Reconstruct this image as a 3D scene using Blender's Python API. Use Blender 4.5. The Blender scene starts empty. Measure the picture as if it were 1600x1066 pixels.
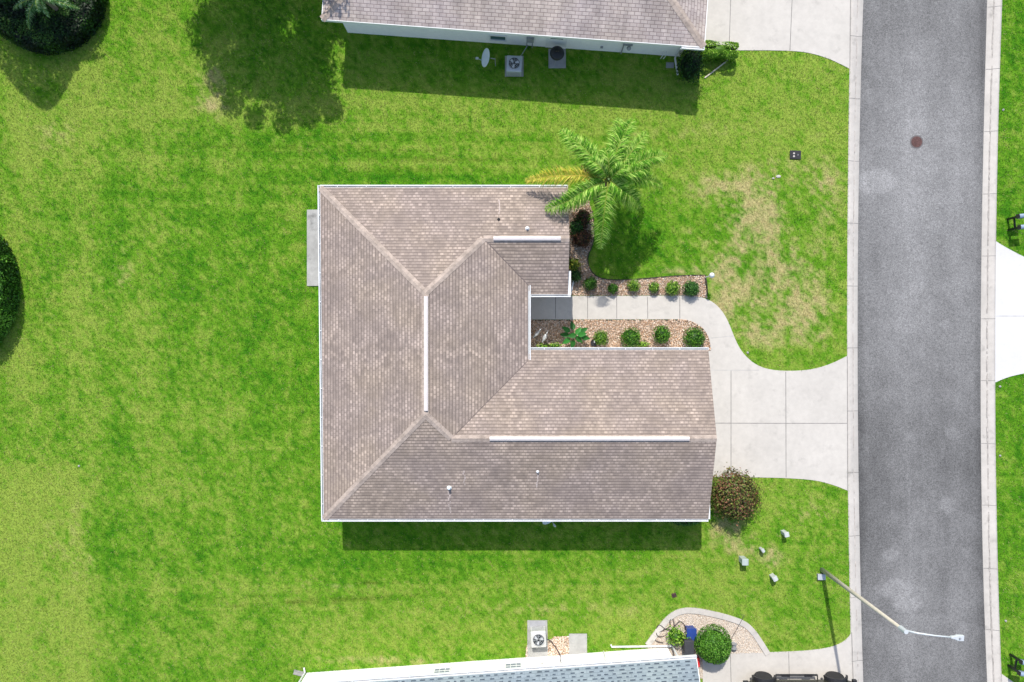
import bpy, math, random
import numpy as np
from mathutils import Vector, Matrix

random.seed(7)
RNG = np.random.default_rng(11)
S = bpy.context.scene
COL = S.collection

# ------------------------------------------------------------------ camera, sky, sun, exposure
H = 33.3
cam_d = bpy.data.cameras.new("camera"); cam = bpy.data.objects.new("camera", cam_d); COL.objects.link(cam)
cam.location = (0, 0, H); cam.rotation_euler = (0, 0, 0)
cam_d.sensor_width = 36; cam_d.lens = 36 * H / 50.0; cam_d.clip_end = 3000
S.camera = cam
EL = math.atan(1 / math.hypot(.131, .81)); AZ = math.atan2(-.131, .81)
w = bpy.data.worlds.new("World"); S.world = w; w.use_nodes = True
nt = w.node_tree; bg = nt.nodes['Background']
sky = nt.nodes.new('ShaderNodeTexSky'); sky.sky_type = 'NISHITA'; sky.sun_disc = False
sky.sun_elevation = EL; sky.sun_rotation = AZ; sky.air_density = 1.0; sky.dust_density = 1.5
nt.links.new(sky.outputs[0], bg.inputs[0]); bg.inputs[1].default_value = 0.15
sd = bpy.data.lights.new("sun", 'SUN'); sd.energy = 3.5; sd.angle = math.radians(0.6); sd.color = (1, .955, .88)
sun = bpy.data.objects.new("sun", sd); COL.objects.link(sun)
sun.rotation_euler = Vector((.131, -.81, -1)).to_track_quat('-Z', 'Y').to_euler()
sun.location = (-5, 30, 40)
S.view_settings.view_transform = 'Standard'; S.view_settings.look = 'None'
S.view_settings.exposure = 0.50; S.view_settings.gamma = 1; S.view_settings.use_curve_mapping = False

# ------------------------------------------------------------------ helpers
def W(px, py, z=0.0):
    """a measured photo position at height z -> world x, y"""
    k = (H - z) / H / 32.0
    return ((px - 800) * k, (533 - py) * k)
def W3(px, py, z=0.0):
    a = W(px, py, z); return (a[0], a[1], z)

def tag(o, label=None, cat=None, group=None, kind=None):
    if label: o['label'] = label
    if cat: o['category'] = cat
    if group: o['group'] = group
    if kind: o['kind'] = kind
    return o
def empty(name, loc, rz=0, label=None, cat=None, group=None):
    o = bpy.data.objects.new(name, None); COL.objects.link(o)
    o.location = loc; o.rotation_euler = (0, 0, rz); o.empty_display_size = .3
    return tag(o, label, cat, group)
def copy_tree(o, parent=None):
    c = o.copy(); COL.objects.link(c); c.parent = parent
    for ch in [x for x in o.children]: copy_tree(ch, c)
    return c

class MB:
    def __init__(s, M=None): s.v = []; s.f = []; s.M = M
    def add(s, vs, fs):
        n = len(s.v)
        if s.M is not None: vs = [tuple(s.M @ Vector(p)) for p in vs]
        s.v += [tuple(p) for p in vs]; s.f += [tuple(i + n for i in f) for f in fs]; return s
    def box(s, x0, x1, y0, y1, z0, z1):
        return s.add([(x0,y0,z0),(x1,y0,z0),(x1,y1,z0),(x0,y1,z0),(x0,y0,z1),(x1,y0,z1),(x1,y1,z1),(x0,y1,z1)],
                     [(3,2,1,0),(4,5,6,7),(0,1,5,4),(1,2,6,5),(2,3,7,6),(3,0,4,7)])
    def poly(s, pts): return s.add(pts, [tuple(range(len(pts)))])
    def prism(s, pts, z0, z1):
        a = sum(pts[i][0]*pts[(i+1)%len(pts)][1]-pts[(i+1)%len(pts)][0]*pts[i][1] for i in range(len(pts)))
        if a < 0: pts = pts[::-1]
        n = len(pts)
        return s.add([(p[0],p[1],z0) for p in pts]+[(p[0],p[1],z1) for p in pts],
              [tuple(range(n))[::-1], tuple(range(n,2*n))]+[(i,(i+1)%n,n+(i+1)%n,n+i) for i in range(n)])
    def profile(s, pts, y0, y1):
        """outline in x,z extruded along y"""
        n = len(pts)
        a = sum(pts[i][0]*pts[(i+1)%n][1]-pts[(i+1)%n][0]*pts[i][1] for i in range(n))
        if a < 0: pts = pts[::-1]
        return s.add([(p[0],y0,p[1]) for p in pts]+[(p[0],y1,p[1]) for p in pts],
              [tuple(range(n)), tuple(range(n,2*n))[::-1]]+[((i+1)%n,i,n+i,n+(i+1)%n) for i in range(n)])
    def bar(s, p, q, wd, th):
        """flat bar between p and q: width wd sideways, thickness th"""
        p, q = Vector(p), Vector(q); d = (q-p).normalized()
        side = d.cross(Vector((0,0,1)));
        if side.length < 1e-4: side = Vector((1,0,0))
        side.normalize(); up = side.cross(d).normalized()
        a, b = side*wd/2, up*th/2
        vs = [p-a-b,p+a-b,p+a+b,p-a+b,q-a-b,q+a-b,q+a+b,q-a+b]
        return s.add(vs,[(0,1,2,3),(7,6,5,4),(0,4,5,1),(1,5,6,2),(2,6,7,3),(3,7,4,0)])
    def tube(s, pts, rs, n=8, caps=True):
        pts = [Vector(p) for p in pts]; vs = []; fs = []
        if not hasattr(rs,'__len__'): rs = [rs]*len(pts)
        ref = None
        for i, p in enumerate(pts):
            d = (pts[min(i+1,len(pts)-1)]-pts[max(i-1,0)]).normalized()
            if ref is None:
                ref = Vector((0,0,1)) if abs(d.z) < .9 else Vector((1,0,0))
            u = d.cross(ref).normalized(); v = d.cross(u).normalized(); 
            for k in range(n):
                a = 2*math.pi*k/n; vs.append(p+(u*math.cos(a)+v*math.sin(a))*rs[i])
        for i in range(len(pts)-1):
            for k in range(n):
                fs.append((i*n+k,i*n+(k+1)%n,(i+1)*n+(k+1)%n,(i+1)*n+k))
        if caps: fs.append(tuple(range(n))[::-1]); fs.append(tuple(range((len(pts)-1)*n,len(pts)*n)))
        return s.add(vs, fs)
    def lathe(s, prof, c=(0,0), n=20):
        vs = []; fs = []
        for r, z in prof:
            for k in range(n):
                a = 2*math.pi*k/n; vs.append((c[0]+r*math.cos(a), c[1]+r*math.sin(a), z))
        for i in range(len(prof)-1):
            for k in range(n): fs.append((i*n+k,i*n+(k+1)%n,(i+1)*n+(k+1)%n,(i+1)*n+k))
        fs.append(tuple(range(n))[::-1]); fs.append(tuple(range((len(prof)-1)*n,len(prof)*n)))
        return s.add(vs, fs)
    def ball(s, c, r, n=12, m=8, M3=None):
        """ellipsoid, r = (rx,ry,rz)"""
        vs = []; fs = []
        for i in range(m+1):
            t = math.pi*i/m
            for k in range(n):
                a = 2*math.pi*k/n
                p = Vector((r[0]*math.sin(t)*math.cos(a), r[1]*math.sin(t)*math.sin(a), r[2]*math.cos(t)))
                if M3 is not None: p = M3 @ p
                vs.append(p+Vector(c))
        for i in range(m):
            for k in range(n): fs.append((i*n+k,(i+1)*n+k,(i+1)*n+(k+1)%n,i*n+(k+1)%n))
        return s.add(vs, fs)
    def build(s, name, mat, parent=None, smooth=False, bevel=0, world=False, uv=False):
        me = bpy.data.meshes.new(name)
        vs = s.v
        if parent is not None and world:
            L = parent.location; vs = [(a-L[0], b-L[1], c-L[2]) for a,b,c in vs]
        me.from_pydata(vs, [], s.f); me.materials.append(mat)
        if uv:
            ul = me.uv_layers.new(name="UVMap")
            for p in me.polygons:
                n = p.normal; g = Vector((-n.x,-n.y,0))
                if g.length < 1e-3: g = Vector((0,1,0))
                g.normalize()
                if abs(g.x) > .8: g = Vector((math.copysign(1,g.x),0,0))
                elif abs(g.y) > .8: g = Vector((0,math.copysign(1,g.y),0))
                e = Vector((-g.y, g.x, 0)); sc = 1/max(.3,n.z)
                for li in p.loop_indices:
                    co = me.vertices[me.loops[li].vertex_index].co
                    ul.data[li].uv = (co.dot(e), co.x*g.x*sc+co.y*g.y*sc)
        if smooth:
            for p in me.polygons: p.use_smooth = True
        o = bpy.data.objects.new(name, me); COL.objects.link(o); o.parent = parent
        if bevel:
            b = o.modifiers.new("bevel",'BEVEL'); b.width = bevel; b.segments = 2; b.limit_method='ANGLE'; b.angle_limit=math.radians(40)
        return o

def np_mesh(name, verts, faces, mat, parent=None, col=None, smooth=False, world=False):
    me = bpy.data.meshes.new(name)
    verts = np.asarray(verts, dtype=np.float32)
    if parent is not None and world: verts = verts - np.array(parent.location, dtype=np.float32)
    faces = np.asarray(faces, dtype=np.int32); k = faces.shape[1]
    me.vertices.add(len(verts)); me.vertices.foreach_set('co', verts.ravel())
    me.loops.add(faces.size); me.loops.foreach_set('vertex_index', faces.ravel())
    me.polygons.add(len(faces)); me.polygons.foreach_set('loop_start', np.arange(0, faces.size, k, dtype=np.int32))
    me.update(calc_edges=True)
    if col is not None:
        a = me.color_attributes.new('Col', 'FLOAT_COLOR', 'POINT')
        c4 = np.ones((len(verts),4), dtype=np.float32); c4[:,:3] = col; a.data.foreach_set('color', c4.ravel())
    me.materials.append(mat)
    if smooth: me.polygons.foreach_set('use_smooth', np.ones(len(faces), dtype=bool))
    o = bpy.data.objects.new(name, me); COL.objects.link(o); o.parent = parent
    return o

def lin(r, g, b):
    f = lambda c: (c/255/12.92) if c/255 <= .04045 else ((c/255+.055)/1.055)**2.4
    return np.array([f(r), f(g), f(b)])

# numpy value noise
_T = RNG.random((256,256))
def vnoise(x, y):
    xi = np.floor(x).astype(int); yi = np.floor(y).astype(int); fx = x-xi; fy = y-yi
    fx = fx*fx*(3-2*fx); fy = fy*fy*(3-2*fy)
    a = _T[xi%256, yi%256]; b = _T[(xi+1)%256, yi%256]; c = _T[xi%256,(yi+1)%256]; d = _T[(xi+1)%256,(yi+1)%256]
    return (a*(1-fx)+b*fx)*(1-fy)+(c*(1-fx)+d*fx)*fy
def fbm(x, y, o=4):
    s = 0; a = .5; t = 0
    for i in range(o):
        s = s + a*vnoise(x*2**i+17.3*i, y*2**i+5.1*i); t += a; a *= .55
    return (s/t-.5)*2     # about -1..1

# ------------------------------------------------------------------ materials
def newmat(name):
    m = bpy.data.materials.new(name); m.use_nodes = True
    return m, m.node_tree, m.node_tree.nodes['Principled BSDF']
def mat_simple(name, c, rough=.6, metal=0, var=.12, scale=6, bump=0, bscale=60, spec=.4):
    m, t, p = newmat(name); N = t.nodes.new; L = t.links.new
    p.inputs['Roughness'].default_value = rough; p.inputs['Metallic'].default_value = metal
    p.inputs['Specular IOR Level'].default_value = spec
    tc = N('ShaderNodeTexCoord'); n = N('ShaderNodeTexNoise'); n.inputs['Scale'].default_value = scale; n.inputs['Detail'].default_value = 6
    L(tc.outputs['Object'], n.inputs['Vector'])
    r = N('ShaderNodeValToRGB'); L(n.outputs['Fac'], r.inputs['Fac'])
    r.color_ramp.elements[0].position = .3; r.color_ramp.elements[1].position = .7
    r.color_ramp.elements[0].color = (*[x*(1-var) for x in c], 1); r.color_ramp.elements[1].color = (*[min(1,x*(1+var)) for x in c], 1)
    L(r.outputs[0], p.inputs['Base Color'])
    if bump:
        n2 = N('ShaderNodeTexNoise'); n2.inputs['Scale'].default_value = bscale; n2.inputs['Detail'].default_value = 4
        L(tc.outputs['Object'], n2.inputs['Vector'])
        b = N('ShaderNodeBump'); b.inputs['Strength'].default_value = bump; b.inputs['Distance'].default_value = .01
        L(n2.outputs['Fac'], b.inputs['Height']); L(b.outputs[0], p.inputs['Normal'])
    return m
def mat_leaf(name, rough=.55, trans=.25):
    m, t, p = newmat(name); N = t.nodes.new; L = t.links.new
    a = N('ShaderNodeAttribute'); a.attribute_name = 'Col'
    L(a.outputs['Color'], p.inputs['Base Color']); p.inputs['Roughness'].default_value = rough; p.inputs['Specular IOR Level'].default_value = .25
    tr = N('ShaderNodeBsdfTranslucent'); L(a.outputs['Color'], tr.inputs['Color'])
    mx = N('ShaderNodeMixShader'); mx.inputs[0].default_value = trans
    L(p.outputs[0], mx.inputs[1]); L(tr.outputs[0], mx.inputs[2]); L(mx.outputs[0], t.nodes['Material Output'].inputs[0])
    return m
def mat_attr_noise(name, rough, s1, a1, s2, a2, bump, bscale, spec=.2, bdist=.02):
    """vertex colour times two scales of fine noise"""
    m, t, p = newmat(name); N = t.nodes.new; L = t.links.new
    p.inputs['Roughness'].default_value = rough; p.inputs['Specular IOR Level'].default_value = spec
    at = N('ShaderNodeAttribute'); at.attribute_name = 'Col'
    tc = N('ShaderNodeTexCoord'); prev = at.outputs['Color']
    for sc, am in ((s1,a1),(s2,a2)):
        n = N('ShaderNodeTexNoise'); n.inputs['Scale'].default_value = sc; n.inputs['Detail'].default_value = 5; n.inputs['Roughness'].default_value = .65
        L(tc.outputs['Object'], n.inputs['Vector'])
        mr = N('ShaderNodeMapRange'); mr.inputs['From Min'].default_value=.3; mr.inputs['From Max'].default_value=.7
        mr.inputs['To Min'].default_value=1-am; mr.inputs['To Max'].default_value=1+am
        L(n.outputs['Fac'], mr.inputs['Value'])
        mx = N('ShaderNodeVectorMath'); mx.operation='SCALE'; L(prev, mx.inputs[0]); L(mr.outputs[0], mx.inputs['Scale']); prev = mx.outputs[0]
    L(prev, p.inputs['Base Color'])
    n = N('ShaderNodeTexNoise'); n.inputs['Scale'].default_value = bscale; n.inputs['Detail'].default_value = 5
    L(tc.outputs['Object'], n.inputs['Vector'])
    b = N('ShaderNodeBump'); b.inputs['Strength'].default_value = bump; b.inputs['Distance'].default_value = bdist
    L(n.outputs['Fac'], b.inputs['Height']); L(b.outputs[0], p.inputs['Normal'])
    return m
def mat_shingle(name, c1, c2, mortar, bw=.2, rh=.143, ms=.012, bias=0.0, stain=.15, bstr=.6, streak=0.0, rows=0.0, dots=0.0, dw=.21, dr=1, dofs=.0):
    m, t, p = newmat(name); N = t.nodes.new; L = t.links.new
    p.inputs['Roughness'].default_value = .9; p.inputs['Specular IOR Level'].default_value = .15
    tc_ = N('ShaderNodeTexCoord'); uv = N('ShaderNodeUVMap'); uv.uv_map = 'UVMap'
    # small wobble so that courses are not ruler straight
    nw = N('ShaderNodeTexNoise'); nw.inputs['Scale'].default_value = 1.3; nw.inputs['Detail'].default_value = 3
    L(uv.outputs[0], nw.inputs['Vector'])
    ws = N('ShaderNodeVectorMath'); ws.operation='SCALE'; ws.inputs['Scale'].default_value = .035; L(nw.outputs['Color'], ws.inputs[0])
    wa = N('ShaderNodeVectorMath'); wa.operation='ADD'; L(uv.outputs[0], wa.inputs[0]); L(ws.outputs[0], wa.inputs[1])
    bt = N('ShaderNodeTexBrick'); bt.offset = .5; bt.inputs['Scale'].default_value = 1
    bt.inputs['Brick Width'].default_value = bw; bt.inputs['Row Height'].default_value = rh; bt.inputs['Mortar Size'].default_value = ms
    bt.inputs['Mortar Smooth'].default_value = .6; bt.inputs['Bias'].default_value = bias
    bt.inputs['Color1'].default_value = (*c1,1); bt.inputs['Color2'].default_value = (*c2,1); bt.inputs['Mortar'].default_value = (*mortar,1)
    L(wa.outputs[0], bt.inputs['Vector'])
    prev = bt.outputs['Color']; height = bt.outputs['Fac']
    if rows:  # shadow line at the foot of each course, painted into the colour
        sx = N('ShaderNodeSeparateXYZ'); L(wa.outputs[0], sx.inputs[0])
        dv = N('ShaderNodeMath'); dv.operation='DIVIDE'; L(sx.outputs[1], dv.inputs[0]); dv.inputs[1].default_value = rh
        fr = N('ShaderNodeMath'); fr.operation='FRACT'; L(dv.outputs[0], fr.inputs[0])
        row_shade = N('ShaderNodeMapRange'); row_shade.inputs['From Min'].default_value=0; row_shade.inputs['From Max'].default_value=.42; row_shade.inputs['To Min'].default_value=1-rows; row_shade.inputs['To Max'].default_value=1
        L(fr.outputs[0], row_shade.inputs['Value'])
        mq = N('ShaderNodeVectorMath'); mq.operation='SCALE'; L(prev, mq.inputs[0]); L(row_shade.outputs[0], mq.inputs['Scale']); prev = mq.outputs[0]
        height = fr.outputs[0]
    if dots:
        b2 = N('ShaderNodeTexBrick'); b2.offset = dofs; b2.offset_frequency = 2; b2.inputs['Scale'].default_value = 1
        b2.inputs['Brick Width'].default_value = dw; b2.inputs['Row Height'].default_value = rh*dr; b2.inputs['Mortar Size'].default_value = rh*dr*.36
        b2.inputs['Mortar Smooth'].default_value = 1; b2.inputs['Color1'].default_value=(1,1,1,1); b2.inputs['Color2'].default_value=(.0,.0,.0,1); b2.inputs['Mortar'].default_value=(0,0,0,1)
        L(wa.outputs[0], b2.inputs['Vector'])
        nm = N('ShaderNodeTexNoise'); nm.inputs['Scale'].default_value = .9; nm.inputs['Detail'].default_value = 4; L(uv.outputs[0], nm.inputs['Vector'])
        mm = N('ShaderNodeMapRange'); mm.inputs['From Min'].default_value=.35; mm.inputs['From Max'].default_value=.6; mm.inputs['To Min'].default_value=dots*.25; mm.inputs['To Max'].default_value=dots
        L(nm.outputs['Fac'], mm.inputs['Value'])
        ml = N('ShaderNodeMath'); ml.operation='MULTIPLY_ADD'; L(b2.outputs['Color'], ml.inputs[0]); L(mm.outputs[0], ml.inputs[1]); ml.inputs[2].default_value = 1-dots*.2
        m0 = N('ShaderNodeVectorMath'); m0.operation='SCALE'; L(prev, m0.inputs[0]); L(ml.outputs[0], m0.inputs['Scale']); prev = m0.outputs[0]
    for sc, am, vec in ((.45, stain, (1,1,1)), (2.2, stain*.8, (1,.5,1)), (45, .16, (1,1,1))) + (((1, streak, (3.2,.22,1)),) if streak else ()):
        mp = N('ShaderNodeMapping'); mp.inputs['Scale'].default_value = vec; L(uv.outputs[0], mp.inputs['Vector'])
        n = N('ShaderNodeTexNoise'); n.inputs['Scale'].default_value = sc; n.inputs['Detail'].default_value = 5
        L(mp.outputs[0], n.inputs['Vector'])
        mr = N('ShaderNodeMapRange'); mr.inputs['From Min'].default_value=.32; mr.inputs['From Max'].default_value=.68
        mr.inputs['To Min'].default_value=1-am; mr.inputs['To Max'].default_value=1+am
        L(n.outputs['Fac'], mr.inputs['Value'])
        mx = N('ShaderNodeVectorMath'); mx.operation='SCALE'; L(prev, mx.inputs[0]); L(mr.outputs[0], mx.inputs['Scale']); prev = mx.outputs[0]
    nt_ = N('ShaderNodeTexNoise'); nt_.inputs['Scale'].default_value = .5; nt_.inputs['Detail'].default_value = 5; L(tc_.outputs['Object'], nt_.inputs['Vector'])
    rp = N('ShaderNodeValToRGB'); L(nt_.outputs['Fac'], rp.inputs['Fac']); rp.color_ramp.elements[0].position=.38; rp.color_ramp.elements[1].position=.62
    rp.color_ramp.elements[0].color=(.98,.96,.985,1); rp.color_ramp.elements[1].color=(1.05,1.02,.98,1)
    mt_ = N('ShaderNodeVectorMath'); mt_.operation='MULTIPLY'; L(prev, mt_.inputs[0]); L(rp.outputs[0], mt_.inputs[1]); prev = mt_.outputs[0]
    L(prev, p.inputs['Base Color'])
    b = N('ShaderNodeBump'); b.inputs['Strength'].default_value = bstr; b.inputs['Distance'].default_value = .012; b.invert = True
    L(height, b.inputs['Height']); L(b.outputs[0], p.inputs['Normal'])
    return m
def mat_concrete(name, c, rough=.85, amp=.07, spot=.14):
    m, t, p = newmat(name); N = t.nodes.new; L = t.links.new
    p.inputs['Roughness'].default_value = rough; p.inputs['Specular IOR Level'].default_value = .2
    tc = N('ShaderNodeTexCoord'); rgb = N('ShaderNodeRGB'); rgb.outputs[0].default_value = (*c,1); prev = rgb.outputs[0]
    for sc, am, lo, hi in ((.5, amp, .35,.65), (3.5, amp*.8, .35,.65), (1.6, spot, .25, .42), (60, amp*.7, .35,.65)):
        n = N('ShaderNodeTexNoise'); n.inputs['Scale'].default_value = sc; n.inputs['Detail'].default_value = 7; n.inputs['Roughness'].default_value=.62
        L(tc.outputs['Object'], n.inputs['Vector'])
        mr = N('ShaderNodeMapRange'); mr.inputs['From Min'].default_value=lo; mr.inputs['From Max'].default_value=hi
        mr.inputs['To Min'].default_value=1-am; mr.inputs['To Max'].default_value=1+am*.5
        L(n.outputs['Fac'], mr.inputs['Value'])
        mx = N('ShaderNodeVectorMath'); mx.operation='SCALE'; L(prev, mx.inputs[0]); L(mr.outputs[0], mx.inputs['Scale']); prev = mx.outputs[0]
    L(prev, p.inputs['Base Color'])
    n = N('ShaderNodeTexNoise'); n.inputs['Scale'].default_value = 90; L(tc.outputs['Object'], n.inputs['Vector'])
    b = N('ShaderNodeBump'); b.inputs['Strength'].default_value = .25; b.inputs['Distance'].default_value = .005
    L(n.outputs['Fac'], b.inputs['Height']); L(b.outputs[0], p.inputs['Normal'])
    return m

M_lawn = mat_attr_noise('lawn_soil_and_grass', .95, 9, .25, 30, .45, .8, 40, .05)
M_road = mat_attr_noise('asphalt', .92, 8, .14, 24, .55, .5, 70, .2, .01)
M_blade = mat_leaf('grass_blades', .7, .3)
M_leaf = mat_leaf('leaves', .5, .2)
M_palm = mat_leaf('palm_leaflets', .7, .3)
M_stone = mat_attr_noise('pebbles', .8, 20, .1, 80, .15, .2, 80)
M_conc = mat_concrete('driveway_concrete', (.475,.446,.405))
M_conc2 = mat_concrete('kerb_concrete', (.445,.415,.378), amp=.09, spot=.25)
M_conc3 = mat_concrete('weathered_concrete', (.32,.315,.30), amp=.15, spot=.4)
M_concw = mat_concrete('white_concrete', (.55,.54,.53), amp=.03, spot=.05)
M_joint = mat_simple('joint_filler', (.20,.19,.18), .9, var=.3, scale=3)
M_jointl = mat_simple('tooled_joint', (.36,.35,.34), .9, var=.25, scale=3)
M_dark = mat_simple('dark_edging', (.05,.045,.03), .9, var=.4)
M_white = mat_simple('white_aluminium', (.66,.67,.67), .5, var=.10, scale=2.5)
M_gutin = mat_simple('gutter_trough', (.33,.35,.36), .6, var=.3, scale=1.5)
M_stucco = mat_simple('white_stucco', (.86,.85,.82), .85, var=.04, bump=.3, bscale=80)
M_trim = mat_simple('white_trim', (.74,.74,.72), .5, var=.02)
M_vent = mat_simple('ridge_vent_metal', (.60,.55,.53), .5, var=.05)
M_glass = mat_simple('window_glass', (.06,.12,.13), .08, var=.1, spec=.6)
M_screen = mat_simple('window_with_blind', (.18,.21,.24), .35, var=.1)
M_black = mat_simple('black_plastic', (.02,.02,.022), .45, var=.2)
M_blackm = mat_simple('black_painted_steel', (.012,.015,.013), .35, var=.2)
M_grey = mat_simple('grey_metal', (.30,.31,.32), .45, .2, var=.1)
M_acgrey = mat_simple('unit_casing', (.42,.45,.47), .45, .1, var=.06)
M_aclite = mat_simple('unit_casing_light', (.58,.57,.55), .45, .1, var=.06)
M_blade_m = mat_simple('fan_blade', (.62,.63,.64), .4, .2, var=.05)
M_dish = mat_simple('dish_paint', (.62,.68,.70), .45, var=.04)
M_pole = mat_simple('pole_concrete', (.46,.42,.34), .8, var=.08)
M_lampm = mat_simple('lamp_metal', (.50,.53,.55), .4, .1, var=.03)
M_trunk = mat_simple('bark', (.18,.14,.10), .9, var=.3, scale=12, bump=.6)
M_brown = mat_simple('rusty_iron', (.10,.05,.045), .7, .2, var=.35, scale=14, bump=.5)
M_blue = mat_simple('blue_plastic', (.02,.05,.22), .4, var=.1)
M_red = mat_simple('red_plastic', (.60,.03,.03), .4, var=.1)
M_hose = mat_simple('hose_rubber', (.05,.04,.045), .6, var=.2)
M_ped = mat_simple('pedestal_plastic', (.36,.42,.39), .55, var=.08)
M_pedw = mat_simple('pale_pedestal', (.46,.48,.47), .55, var=.08)
M_mbox = mat_simple('mailbox_metal', (.27,.34,.44), .4, .2, var=.08)
M_car = mat_simple('olive_paint', (.045,.045,.035), .25, .3, var=.05, spec=.6)
M_tyre = mat_simple('tyre_rubber', (.02,.02,.02), .8, var=.2)
M_bird = mat_simple('pale_statue_metal', (.52,.53,.53), .4, .3, var=.2, scale=30)
M_bed = mat_simple('bed_soil', (.36,.28,.21), .95, var=.35, scale=25, bump=.5)
M_bedl = mat_simple('pale_bed_sand', (.52,.46,.39), .95, var=.12, scale=25, bump=.5)
M_cap = mat_shingle('hip_cap_shingle', (.40,.345,.31), (.31,.27,.25), (.22,.19,.175), bw=.6, rh=.2, ms=.01, stain=.12)
M_roof = mat_shingle('brown_shingles', (.325,.268,.228), (.255,.211,.182), (.24,.20,.18), bw=.16, rh=.143, ms=.0, bias=.0, stain=.05, rows=.42, dots=.62, dw=.19, dofs=.5)
M_roofN = mat_shingle('pink_shingles', (.43,.378,.345), (.35,.303,.28), (.22,.18,.17), bw=.31, rh=.155, ms=.017, stain=.13, streak=.14)
M_roofB = mat_shingle('blue_grey_shingles', (.235,.285,.30), (.20,.248,.265), (.15,.19,.21), bw=.33, rh=.15, ms=.008, stain=.08)

# ------------------------------------------------------------------ traced outlines on the ground (photo measurements)
def curve_x(pts):
    a = np.array(pts, float)
    def f(y):                      # y world -> x world
        py = 533 - np.asarray(y, float)*32
        c = np.polyfit(a[:,1]-533, a[:,0], 3)
        q = np.clip(py-533, -900, 900)
        return (np.polyval(c, q)-800)/32
    return f
kWo = curve_x([(1329,0),(1327.5,100),(1325,300),(1323,500),(1324,700),(1325.5,800),(1327.5,900),(1331,1066)])
kWi = curve_x([(1350,0),(1347,120),(1343,300),(1341,500),(1342,700),(1344,800),(1346,900),(1350,1066)])
kEi = curve_x([(1545,0),(1541,150),(1537.5,300),(1535,500),(1535,650),(1536.5,800),(1539,900),(1545,1066)])
kEo = curve_x([(1565.5,0),(1561,150),(1557,300),(1554.5,500),(1555,650),(1557,800),(1559,900),(1565,1066)])

G = lambda L: [W(*p) for p in L]
def smooth_poly(pts, it=2):
    for _ in range(it):
        q = []
        n = len(pts)
        for i in range(n-1):
            a, b = pts[i], pts[i+1]
            q += [(a[0]*.75+b[0]*.25, a[1]*.75+b[1]*.25), (a[0]*.25+b[0]*.75, a[1]*.25+b[1]*.75)]
        pts = [pts[0]]+q+[pts[-1]]
    return pts
bulb = smooth_poly([(1075,462),(1095,464),(1113,471),(1128,485),(1139,505),(1146,524),(1154,542),(1165,557),(1182,571),(1205,578.5),(1240,580),(1272,577),(1300,568),(1324,556)])
dsouth = smooth_poly([(1325,767),(1300,757),(1272,750),(1230,747),(1185,746)])
inner = smooth_poly([(1060,499),(1078,501),(1092,508),(1102,517),(1108,530),(1110,548)])
P_drive = G(bulb + dsouth + [(1068,745),(1068,550)] + inner[::-1] + [(812,499.5),(812,463)])
P_patio = G([(480,328),(545,328),(545,447),(480,447)])
P_topdrive = G([(1070,-120),(1331,-120)]+ smooth_poly([(1328,108),(1314,101),(1295,92),(1270,84),(1244,80),(1200,79)])+[(1130,79),(1130,72),(1070,68)])
P_botdrive = G(smooth_poly([(1332,985),(1324,998),(1310,1007),(1290,1013),(1255,1017),(1203,1019)])+[(1142,1021),(1098,1024),(1098,1200),(1334,1200)])
P_eastdrive = G(smooth_poly([(1554,376),(1570,386),(1600,402),(1640,418)])+[(2000,420),(2000,575),(1640,576)]+smooth_poly([(1640,576),(1602,583),(1575,589),(1554,598)]))
P_eastdrive2 = G(smooth_poly([(1565,1053),(1582,1065),(1605,1080),(1640,1090)])+[(2000,1092),(2000,1260),(1567,1262)])
P_bedlow = G(smooth_poly([(812,500),(1060,500)],0)+inner+[(812,548)])
ub = smooth_poly([(925,330),(929,360),(925,385),(917,400),(919,418),(930,433),(950,438.5),(985,438),(1030,434),(1070,431),(1101,431)])
P_bedup = G(ub+[(1105,466),(1075,461.5),(880,462),(860,300),(915,300)])
eb = smooth_poly([(1008,1005),(1026,981),(1042,961),(1060,950.5),(1082,948.5),(1112,954),(1140,961),(1165,970),(1180,984),(1192,1002),(1203,1019.5)])
P_bedbot = G(eb+[(1142,1021),(1098,1024),(1098,1060),(1040,1060)])
P_padN = G([(857,77),(884,77),(884,107),(857,107)])
P_padN2 = G([(789,88),(818,88),(818,120),(789,120)])
P_padB = G([(824,969),(855,969),(856,1030),(824,1030)])
P_padB2 = G([(889,990),(917,990),(917,1030),(889,1030)])
P_grB = G([(820,1040),(823,1008),(856,1002),(866,995),(889,994),(890,1040)])
# house footprints
F_main = [(-8.11,-7.56),(8.4,-7.56),(8.4,-.85),(.4,-.85),(.4,2.5),(2.1,2.5),(2.1,6.47),(-8.16,6.47)]
def rect_local(o, ang, pts):
    c, s_ = math.cos(ang), math.sin(ang); return [(o[0]+x*c-y*s_, o[1]+x*s_+y*c) for x,y in pts]
oT = W(503,30,2.6); aT = -math.atan2(1.24,17.17); LT = 17.25; DT = 11.0
oB = W(1088,1029.5,2.6); aB = math.radians(4.04); LB = 18.9; DB = 11.0
F_top = rect_local(oT, aT, [(.5,.6),(LT-.5,.6),(LT-.5,DT-.6),(.5,DT-.6)])
F_bot = rect_local(oB, aB, [(-LB+.5,-.6),(-.75,-.6),(-.75,-DB+.6),(-LB+.5,-DB+.6)])
def inside(poly, x, y):
    r = np.zeros(x.shape, bool); n = len(poly)
    for i in range(n):
        x1,y1 = poly[i]; x2,y2 = poly[(i+1)%n]
        if y1 == y2: continue
        c = ((y1 > y) != (y2 > y)) & (x < (x2-x1)*(y-y1)/(y2-y1)+x1); r ^= c
    return r

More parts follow.
